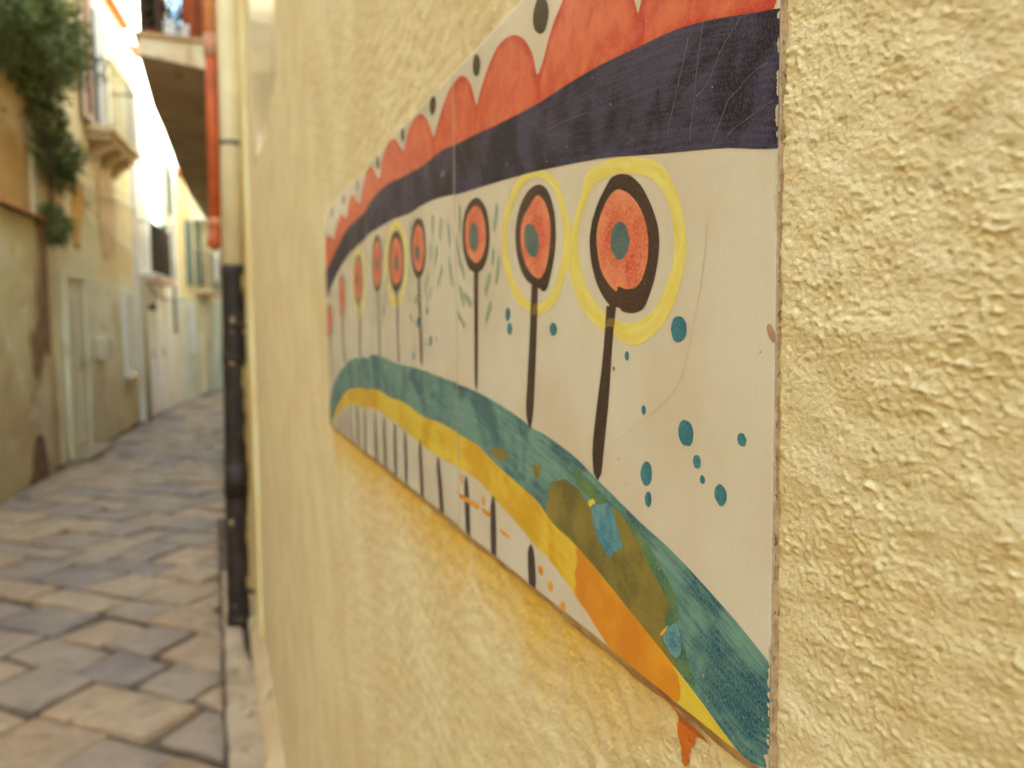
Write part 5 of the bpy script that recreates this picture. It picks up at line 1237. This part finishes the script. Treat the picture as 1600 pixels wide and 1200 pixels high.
# coping of half-round terracotta tiles, each its own piece
M_COP = simple('coping_tile', alb(168, 104, 58), 0.85, 0.35, 10, bump=0.003)
bm = bmesh.new()
L_ = 0.36
for k in range(9):
    a = math.pi * k / 8
rg = []
for y in (0, L_):
    rg.append([bm.verts.new((0.10 * math.cos(math.pi * k / 8) * (1 if y == 0 else 0.9), y, 0.045 * math.sin(math.pi * k / 8) + (0 if y == 0 else 0.008))) for k in range(9)])
    rg[-1] += [bm.verts.new((v.co.x * 0.8, y, v.co.z * 0.72)) for v in reversed(rg[-1])]
for k in range(18): bm.faces.new((rg[0][k], rg[0][(k + 1) % 18], rg[1][(k + 1) % 18], rg[1][k]))
bmesh.ops.recalc_face_normals(bm, faces=bm.faces)
cop0 = bm_obj('coping_tile', bm, M_COP, gw)
for k in range(5):
    for xo in (0.02, -0.18):
        o = cop0 if (k == 0 and xo > 0) else link(cop0.copy(), gw)
        o.location = (xo, 1.16 - 0.335 * k, 2.405 + random.uniform(-.004, .004)); o.rotation_euler = (0, 0, random.uniform(-.03, .03))
# broken corner where the bare masonry shows
M_BARE = simple('bare_masonry', alb(140, 104, 60), 0.95, 0.45, 9, bump=0.02)
def patch(name, outline, x, thick, mat, parent):
    o_ = smooth_line(outline, 3, True)
    bm = bmesh.new()
    vv = [bm.verts.new((x, q[0], q[1])) for q in o_]
    bm.faces.new(vv)
    r = bmesh.ops.extrude_face_region(bm, geom=bm.faces[:])
    for v in [e for e in r['geom'] if isinstance(e, bmesh.types.BMVert)]: v.co.x = x + thick
    bmesh.ops.recalc_face_normals(bm, faces=bm.faces)
    bmesh.ops.triangulate(bm, faces=[f for f in bm.faces if len(f.verts) > 4])
    return bm_obj(name, bm, mat, parent)
patch('bare_masonry', [(1.49, 2.38), (1.49, 1.2), (1.40, 1.25), (1.24, 1.12), (1.10, 0.92), (1.02, 1.05), (0.98, 1.3), (1.08, 1.42), (1.2, 1.55), (1.25, 1.9), (1.34, 2.1), (1.30, 2.38)], 0.045, 0.032, M_BARE, gw)
patch('bare_masonry', [(1.00, 0.42), (0.92, 0.30), (0.86, 0.10), (0.80, 0.02), (1.25, 0.02), (1.22, 0.25), (1.15, 0.40)], 0.045, 0.028, simple('dark_masonry', alb(118, 84, 50), 0.95, 0.5, 12, bump=0.02), gw)

oh = thing('ochre_house', (*PA, 0), 'peeling ochre house with stone balcony and grey ground floor doors', 'house', RA)
relief_wall('wall', 1.50, 5.85, 5.72, 3.0, M_OCHRE, oh, 0.0, 9)
box('roof', -3.1, 0.10, 1.45, 5.87, 5.72, 5.82, M_TERRA, oh, 0.02)
relief_wall('whitewashed_dado', 1.95, 5.84, 1.98, 0.03, M_WASH, oh, 0.02, 5)
relief_wall_at('upper_wall', -0.42, 1.49, 2.38, 5.7, M_OCHRE4, oh, -0.03)
# loose coat of ochre wash above the dado
patch('peeling_coat', [(2.85, 3.0), (3.15, 3.05), (3.2, 2.75), (3.05, 2.6), (3.0, 2.4), (2.95, 2.3), (2.8, 2.3), (2.72, 2.5), (2.8, 2.75)], -0.01, 0.027, simple('ochre_coat', alb(206, 154, 70), 0.9, 0.2, 6), oh)
patch('peeling_coat', [(1.7, 3.4), (2.0, 3.5), (2.3, 3.35), (2.5, 3.0), (2.3, 2.7), (2.0, 2.6), (1.75, 2.8)], -0.01, 0.026, simple('ochre_coat_pale', alb(214, 170, 96), 0.9, 0.2, 6), oh)
patch('peeling_coat', [(4.0, 3.4), (4.6, 3.3), (4.85, 2.9), (4.6, 2.4), (4.1, 2.3), (3.9, 2.7)], -0.01, 0.026, simple('beige_coat', alb(206, 172, 118), 0.9, 0.2, 6), oh)
def door(parent, y0, y1, z0, z1, x, mat, frame_mat, panels=2, name='door'):
    d_ = box(name, x - 0.03, x + 0.015, y0 + 0.05, y1 - 0.05, z0, z1 - 0.05, mat, parent, 0.004)
    bm = bmesh.new()
    add_box(bm, x - 0.03, x + 0.04, y0, y0 + 0.05, z0, z1); add_box(bm, x - 0.03, x + 0.04, y1 - 0.05, y1, z0, z1); add_box(bm, x - 0.03, x + 0.038, y0 + 0.05, y1 - 0.05, z1 - 0.05, z1)
    bm_obj('frame', bm, frame_mat, d_)
    hh = (z1 - z0 - 0.25) / panels
    for k in range(panels):
        for ya, yb_ in ((y0 + 0.10, (y0 + y1) / 2 - 0.02), ((y0 + y1) / 2 + 0.02, y1 - 0.10)):
            box('panel', x + 0.013, x + 0.024, ya, yb_, z0 + 0.1 + k * hh, z0 + 0.03 + (k + 1) * hh, mat, d_, 0.003)
    tube('handle', [(x + 0.015, (y0 + y1) / 2 + 0.05, z0 + 1.0), (x + 0.05, (y0 + y1) / 2 + 0.05, z0 + 1.0), (x + 0.05, (y0 + y1) / 2 + 0.05, z0 + 0.88)], 0.008, M_IRON, d_, 6)
    return d_
door(oh, 2.10, 2.92, 0.06, 1.98, 0.035, simple('faded_door', alb(204, 188, 142), 0.7, 0.15, 3), M_WASH)
def shutter(parent, y0, y1, z0, z1, x, mat, name='shutter', n=None, tilt=0):
    bm = bmesh.new()
    add_box(bm, x, x + 0.035, y0, y0 + 0.05, z0, z1); add_box(bm, x, x + 0.035, y1 - 0.05, y1, z0, z1)
    add_box(bm, x, x + 0.034, y0 + 0.05, y1 - 0.05, z0, z0 + 0.06); add_box(bm, x, x + 0.034, y0 + 0.05, y1 - 0.05, z1 - 0.06, z1)
    add_box(bm, x + 0.001, x + 0.008, y0 + 0.05, y1 - 0.05, z0 + 0.06, z1 - 0.06)
    s_ = bm_obj(name, bm, mat, parent)
    n = n or int((z1 - z0) / 0.07)
    key = bpy.data.meshes.new('slat')
    bm = bmesh.new(); add_box(bm, -0.014, 0.014, 0, y1 - y0 - 0.1, -0.004, 0.004); bm.to_mesh(key); bm.free(); key.materials.append(mat)
    for k in range(n):
        o = link(bpy.data.objects.new('slat', key), s_)
        o.location = (x + 0.02, y0 + 0.05, z0 + 0.08 + (z1 - z0 - 0.16) * k / max(1, n - 1)); o.rotation_euler = (0, math.radians(40), 0)
    return s_
shutter(oh, 4.86, 5.5, 0.75, 1.90, 0.03, M_SHUTW)
box('window_sill', 0.0, 0.14, 4.82, 5.54, 0.69, 0.75, M_STONE, oh, 0.008)
mb = box('meter_box', 0.02, 0.13, 3.36, 3.82, 1.02, 1.28, simple('meter_grey', alb(190, 170, 124), 0.5, 0.15, 6), oh, 0.012)
box('lid', 0.131, 0.138, 3.38, 3.80, 1.04, 1.26, M_GREYDOOR, mb, 0.003)
box('doorstep', 0.02, 0.24, 2.05, 3.2, 0.0, 0.06, simple('worn_step', alb(150, 122, 82), 0.9, 0.35, 9), oh, 0.012)
# balcony
ob = bpy.data.objects.new('balcony', None); link(ob, oh)
box('slab', 0.0, 0.33, 3.42, 4.98, 3.70, 3.80, M_STONE, ob, 0.012)
box('moulding', 0.0, 0.27, 3.46, 4.96, 3.63, 3.698, M_STONE, ob, 0.012)
for y in (3.7, 4.25, 4.8):
    bm = bmesh.new()
    pts_ = [(0.0, 3.40), (0.05, 3.42), (0.12, 3.50), (0.22, 3.56), (0.25, 3.628), (0.0, 3.628)]
    a = [bm.verts.new((x, y - 0.06, z)) for x, z in pts_]; b = [bm.verts.new((x, y + 0.06, z)) for x, z in pts_]
    bm.faces.new(a[::-1]); bm.faces.new(b)
    for k in range(6): bm.faces.new((a[k], a[(k + 1) % 6], b[(k + 1) % 6], b[k]))
    bmesh.ops.recalc_face_normals(bm, faces=bm.faces)
    bm_obj('corbel', bm, M_STONE, ob)
tube('top_rail', [(0.0, 3.45, 4.55), (0.30, 3.45, 4.55), (0.30, 4.95, 4.55), (0.0, 4.95, 4.55)], 0.014, M_IRON, ob, 8)
for k in range(3): rail_bar(0.1 * k + 0.06, 3.45, 3.80, 4.55, ob, M_IRON, 0.007)
for k in range(15): rail_bar(0.30, 3.45 + 0.107 * k, 3.80, 4.55, ob, M_IRON, 0.007)
# balcony doorway with half open pale shutters
w_ = box('french_window', 0.0, 0.02, 3.62, 4.42, 3.80, 5.45, simple('dark_glass', lin(60, 56, 52), 0.15, 0.2, 3), oh)
bm = bmesh.new()
for a in ((3.54, 3.62, 3.80, 5.53), (4.42, 4.50, 3.80, 5.53), (3.62, 4.42, 5.45, 5.53)): add_box(bm, 0.0, 0.05, a[0], a[1], a[2], a[3])
bm_obj('frame', bm, M_BROWN, w_)
shutter(oh, 3.20, 3.60, 3.82, 5.44, 0.052, simple('weathered_shutter', alb(190, 158, 124), 0.7, 0.2, 8))
shutter(oh, 4.02, 4.40, 3.82, 5.44, 0.03, M_SHUTW)

# cables along the ochre front
M_CABLE = simple('cable_sheath', alb(196, 172, 128), 0.6, 0.2, 20)
def cable(pts, label, r=0.012):
    o = thing('wall_cable', (*PA, 0), label, 'cable', RA)
    tube('cable', pts, r, M_CABLE, o, 6)
    for q in pts[1:-1:2]: box('clip', q[0] - 0.02, q[0] + 0.01, q[1] - 0.012, q[1] + 0.012, q[2] - 0.014, q[2] + 0.014, M_IRON, o)
cable([(0.06, -2, 3.2), (0.06, 0.5, 3.1), (0.06, 1.6, 3.06), (0.05, 2.2, 3.04), (0.05, 3.2, 3.0), (0.05, 4.4, 3.08), (0.05, 5.84, 3.16)], 'pale cable sagging along the ochre house below its balcony')
cable([(0.07, -2, 3.3), (0.07, 0.6, 3.22), (0.06, 1.6, 3.18), (0.06, 3.0, 3.16), (0.06, 5.84, 3.26)], 'thinner cable running just above the sagging one on ochre house', 0.008)
cable([(0.06, 1.2, 3.62), (0.06, 1.6, 3.42), (0.06, 2.2, 3.2), (0.05, 3.2, 2.82), (0.05, 4.4, 2.55), (0.05, 5.84, 2.45)], 'cable slanting down across the ochre front from the shrub', 0.01)

# shrub spilling over the garden wall: three clumps on one trailing stem
sh = thing('trailing_shrub', (*PA, 0), 'green shrub spilling over the garden wall in three clumps', 'shrub', RA)
tube('trunk', [(-0.06, 1.30, 3.55), (0.0, 1.35, 3.7), (0.06, 1.4, 3.9), (0.1, 1.5, 4.2)], [0.05, 0.05, 0.04, 0.02], M_TWIG, sh, 8)
tube('stem', [(0.1, 1.3, 3.4), (0.14, 1.5, 3.1), (0.12, 1.56, 2.7), (0.12, 1.6, 2.35)], [0.025, 0.02, 0.016, 0.008], M_TWIG, sh, 8)
def shoots(base, n_, rs):
    r_ = random.Random(rs)
    out = list(base)
    for _ in range(n_):
        cx, cy_, cz, rx, ry, rz = r_.choice(base)
        a_, e_ = r_.uniform(0, 6.28), r_.uniform(-0.9, 1.2)
        k_ = r_.uniform(0.95, 1.3); q = r_.uniform(0.22, 0.4)
        out.append((cx + rx * k_ * math.cos(a_) * math.cos(e_), cy_ + ry * k_ * math.sin(a_) * math.cos(e_), cz + rz * k_ * math.sin(e_), rx * q, ry * q * 0.8, rz * q))
    return out
leaves('crown', shoots([(0.10, 1.2, 3.95, 0.36, 0.72, 0.42), (0.08, 0.55, 4.05, 0.38, 0.7, 0.48), (0.12, 1.85, 4.2, 0.32, 0.62, 0.42), (0.1, 0.9, 4.5, 0.35, 0.7, 0.4), (0.10, 1.55, 3.62, 0.2, 0.3, 0.2)], 40, 1), 17000, 0.07, M_LEAF, sh, 21, 0.28)
leaves('crown', shoots([(0.10, 1.82, 3.12, 0.18, 0.42, 0.28), (0.09, 1.7, 3.36, 0.16, 0.34, 0.22), (0.10, 2.0, 2.98, 0.15, 0.32, 0.22)], 22, 2), 4500, 0.06, M_LEAF, sh, 22, 0.28)
leaves('crown', shoots([(0.10, 1.68, 2.38, 0.14, 0.24, 0.17)], 10, 3), 1700, 0.05, M_LEAF, sh, 23, 0.28)

# ------------------------------------------------------------------ white house in the sun
wh = thing('white_house', (*PB, 0), 'sunlit white house with an iron balcony over a pink soffit', 'house', RBB)
relief_wall('wall', 0.86, 4.37, 5.45, 3.0, M_WHITE, wh, 0.0, 15)
box('roof', -3.1, 0.08, 0.86, 1.3, 5.45, 5.53, M_TERRA, wh, 0.02)
box('added_storey', -3.0, -0.004, 1.3, 4.37, 5.45, 7.7, M_WHITE, wh)  # unseen storey added as a sunlit surface for the glossy paint to mirror
box('added_storey_roof', -3.1, 0.08, 1.28, 4.4, 7.7, 7.8, M_TERRA, wh, 0.02)
wb = bpy.data.objects.new('balcony', None); link(wb, wh)
box('slab', 0.0, 0.20, 0.90, 2.75, 2.12, 2.20, M_PINK, wb, 0.01)
box('lip', -0.005, 0.215, 0.88, 2.77, 2.201, 2.23, M_WHITE, wb, 0.006)
tube('top_rail', [(0.0, 0.92, 2.98), (0.17, 0.92, 2.98), (0.17, 2.40, 2.98), (0.0, 2.40, 2.98)], 0.016, M_IRON, wb, 8)
for k in range(11): rail_bar(0.17, 0.92 + 0.148 * k, 2.23, 2.98, wb, M_IRON, 0.018)
M_GREEN = simple('grey_green_paint', alb(112, 118, 98), 0.5, 0.2, 8)
box('balcony_door', 0.0, 0.012, 1.3, 2.1, 2.23, 4.0, M_SHUTW, wh)
shutter(wh, 2.46, 3.06, 2.26, 3.22, 0.01, M_GREEN)
shutter(wh, 3.32, 3.72, 3.45, 4.35, 0.01, M_SHUT)
door(wh, 1.0, 1.62, 0.05, 1.95, 0.01, simple('pale_pink_door', alb(222, 198, 172), 0.5, 0.1, 5), M_WHITE)
door(wh, 1.7, 2.6, 0.05, 2.0, 0.01, simple('pale_door', alb(226, 214, 186), 0.5, 0.1, 5), M_WHITE)
tube('gutter_pipe', [(0.04, 3.6, 1.3), (0.04, 3.6, 3.3)], 0.03, simple('grey_pipe', alb(150, 146, 122), 0.5, 0.2, 9), wh, 10)
lamp = box('wall_lamp', 0.0, 0.12, 1.26, 1.40, 1.68, 1.78, M_IRON, wh, 0.02)
tube('corner_pipe', [(0.05, 0.90, 0.0), (0.05, 0.90, 2.1)], 0.035, simple('corner_pipe_paint', alb(172, 150, 100), 0.6, 0.2, 9), wh, 10)

cb = thing('wall_cable', (*PB, 0), 'dark cable sagging across the white house above its doors', 'cable', RBB)
tube('cable', [(0.10, 0.8, 2.10), (0.10, 1.1, 2.0), (0.09, 1.6, 1.92), (0.08, 2.4, 1.88), (0.08, 3.4, 1.9), (0.10, 4.5, 1.95)], 0.011, M_IRON, cb, 6)
# ------------------------------------------------------------------ far houses round the bend
fh_ = thing('far_ochre_house', (*PCc, 0), 'far ochre house with green shutters and a small dark balcony', 'house', RC)
relief_wall('wall', 0.0, 3.17, 4.35, 3.0, M_OCHRE2, fh_, 0.0, 25)
box('roof', -3.05, 0.1, 0.0, 3.2, 4.35, 4.45, M_TERRA, fh_, 0.02)
relief_wall('pale_dado', 0.01, 3.16, 2.0, 0.02, M_WASH2, fh_, 0.018, 27)
shutter(fh_, 0.52, 0.92, 2.25, 3.55, 0.01, M_SHUT)
shutter(fh_, 1.30, 1.62, 2.30, 3.60, 0.01, M_SHUT)
shutter(fh_, 0.55, 0.95, 0.9, 1.9, 0.03, M_SHUTW)
door(fh_, 1.5, 2.3, 0.05, 1.95, 0.035, M_GREYDOOR, M_OCHRE2)
fb = bpy.data.objects.new('balcony', None); link(fb, fh_)
box('slab', 0.0, 0.32, 1.2, 2.6, 2.12, 2.2, M_STONE, fb, 0.01)
tube('top_rail', [(0.0, 1.23, 2.95), (0.30, 1.23, 2.95), (0.30, 2.57, 2.95), (0.0, 2.57, 2.95)], 0.014, M_IRON, fb, 8)
for k in range(12): rail_bar(0.30, 1.23 + 0.1218 * k, 2.2, 2.95, fb, M_IRON, 0.008)
for k in range(2): rail_bar(0.1 + 0.1 * k, 1.23, 2.2, 2.95, fb, M_IRON, 0.008)
bs = thing('blue_cloth', (*PCc, 2.2), 'blue and white cloth hung on the far balcony rail', 'cloth', RC)
def cloth(name, y0, y1, z0, z1, mat):
    vv, ff = [], []
    for i in range(9):
        for j in range(7):
            y = y0 + (y1 - y0) * i / 8; z = z0 + (z1 - z0) * j / 6
            vv.append((0.325 + 0.012 * math.sin(i * 1.9 + j * .3), y, z))
    for i in range(8):
        for j in range(6): ff.append((i * 7 + j, (i + 1) * 7 + j, (i + 1) * 7 + j + 1, i * 7 + j + 1))
    o = mesh_obj(name, vv, ff, mat, bs, smooth=True)
    md = o.modifiers.new('thickness', 'SOLIDIFY'); md.thickness = 0.004
cloth('white_half', 1.5, 1.95, 0.2, 0.76, M_SHUTW)
cloth('blue_half', 1.96, 2.35, 0.15, 0.76, simple('blue_fabric', alb(92, 116, 122), 0.8, 0.15, 9))
aw = box('awning', 0.0, 0.45, 1.2, 2.5, 3.62, 3.68, M_SHUTW, fh_, 0.01)
eh = thing('end_house', (*PD, 0), 'pale greenish house closing the view at the bend', 'house', RD)
relief_wall('wall', 0.0, 3.6, 4.2, 2.0, plaster('pale_green_plaster', alb(196, 186, 146), alb(176, 164, 122), scale=1.2, fine=25, bump=0.01), eh, 0.0, 35)
door(eh, 0.6, 1.5, 0.05, 2.0, 0.01, M_GREYDOOR, M_WHITE)
box('roof', -2.05, 0.1, 0.0, 3.6, 4.2, 4.3, M_TERRA, eh, 0.02)

# ------------------------------------------------------------------ unseen house opposite the tiles, added to block side sky and bounce warm light
opp = thing('added_opposite_house', (*PA, 0), 'added unseen house front across the alley, shaping light on the tiles', 'house', RA)
relief_wall('wall', -22.0, -0.42, 6.0, 3.0, M_OCHRE3, opp, 0.04, 45, 0.3)
box('roof', -3.4, 0.15, -22.0, -0.40, 6.0, 6.1, M_TERRA, opp, 0.02)
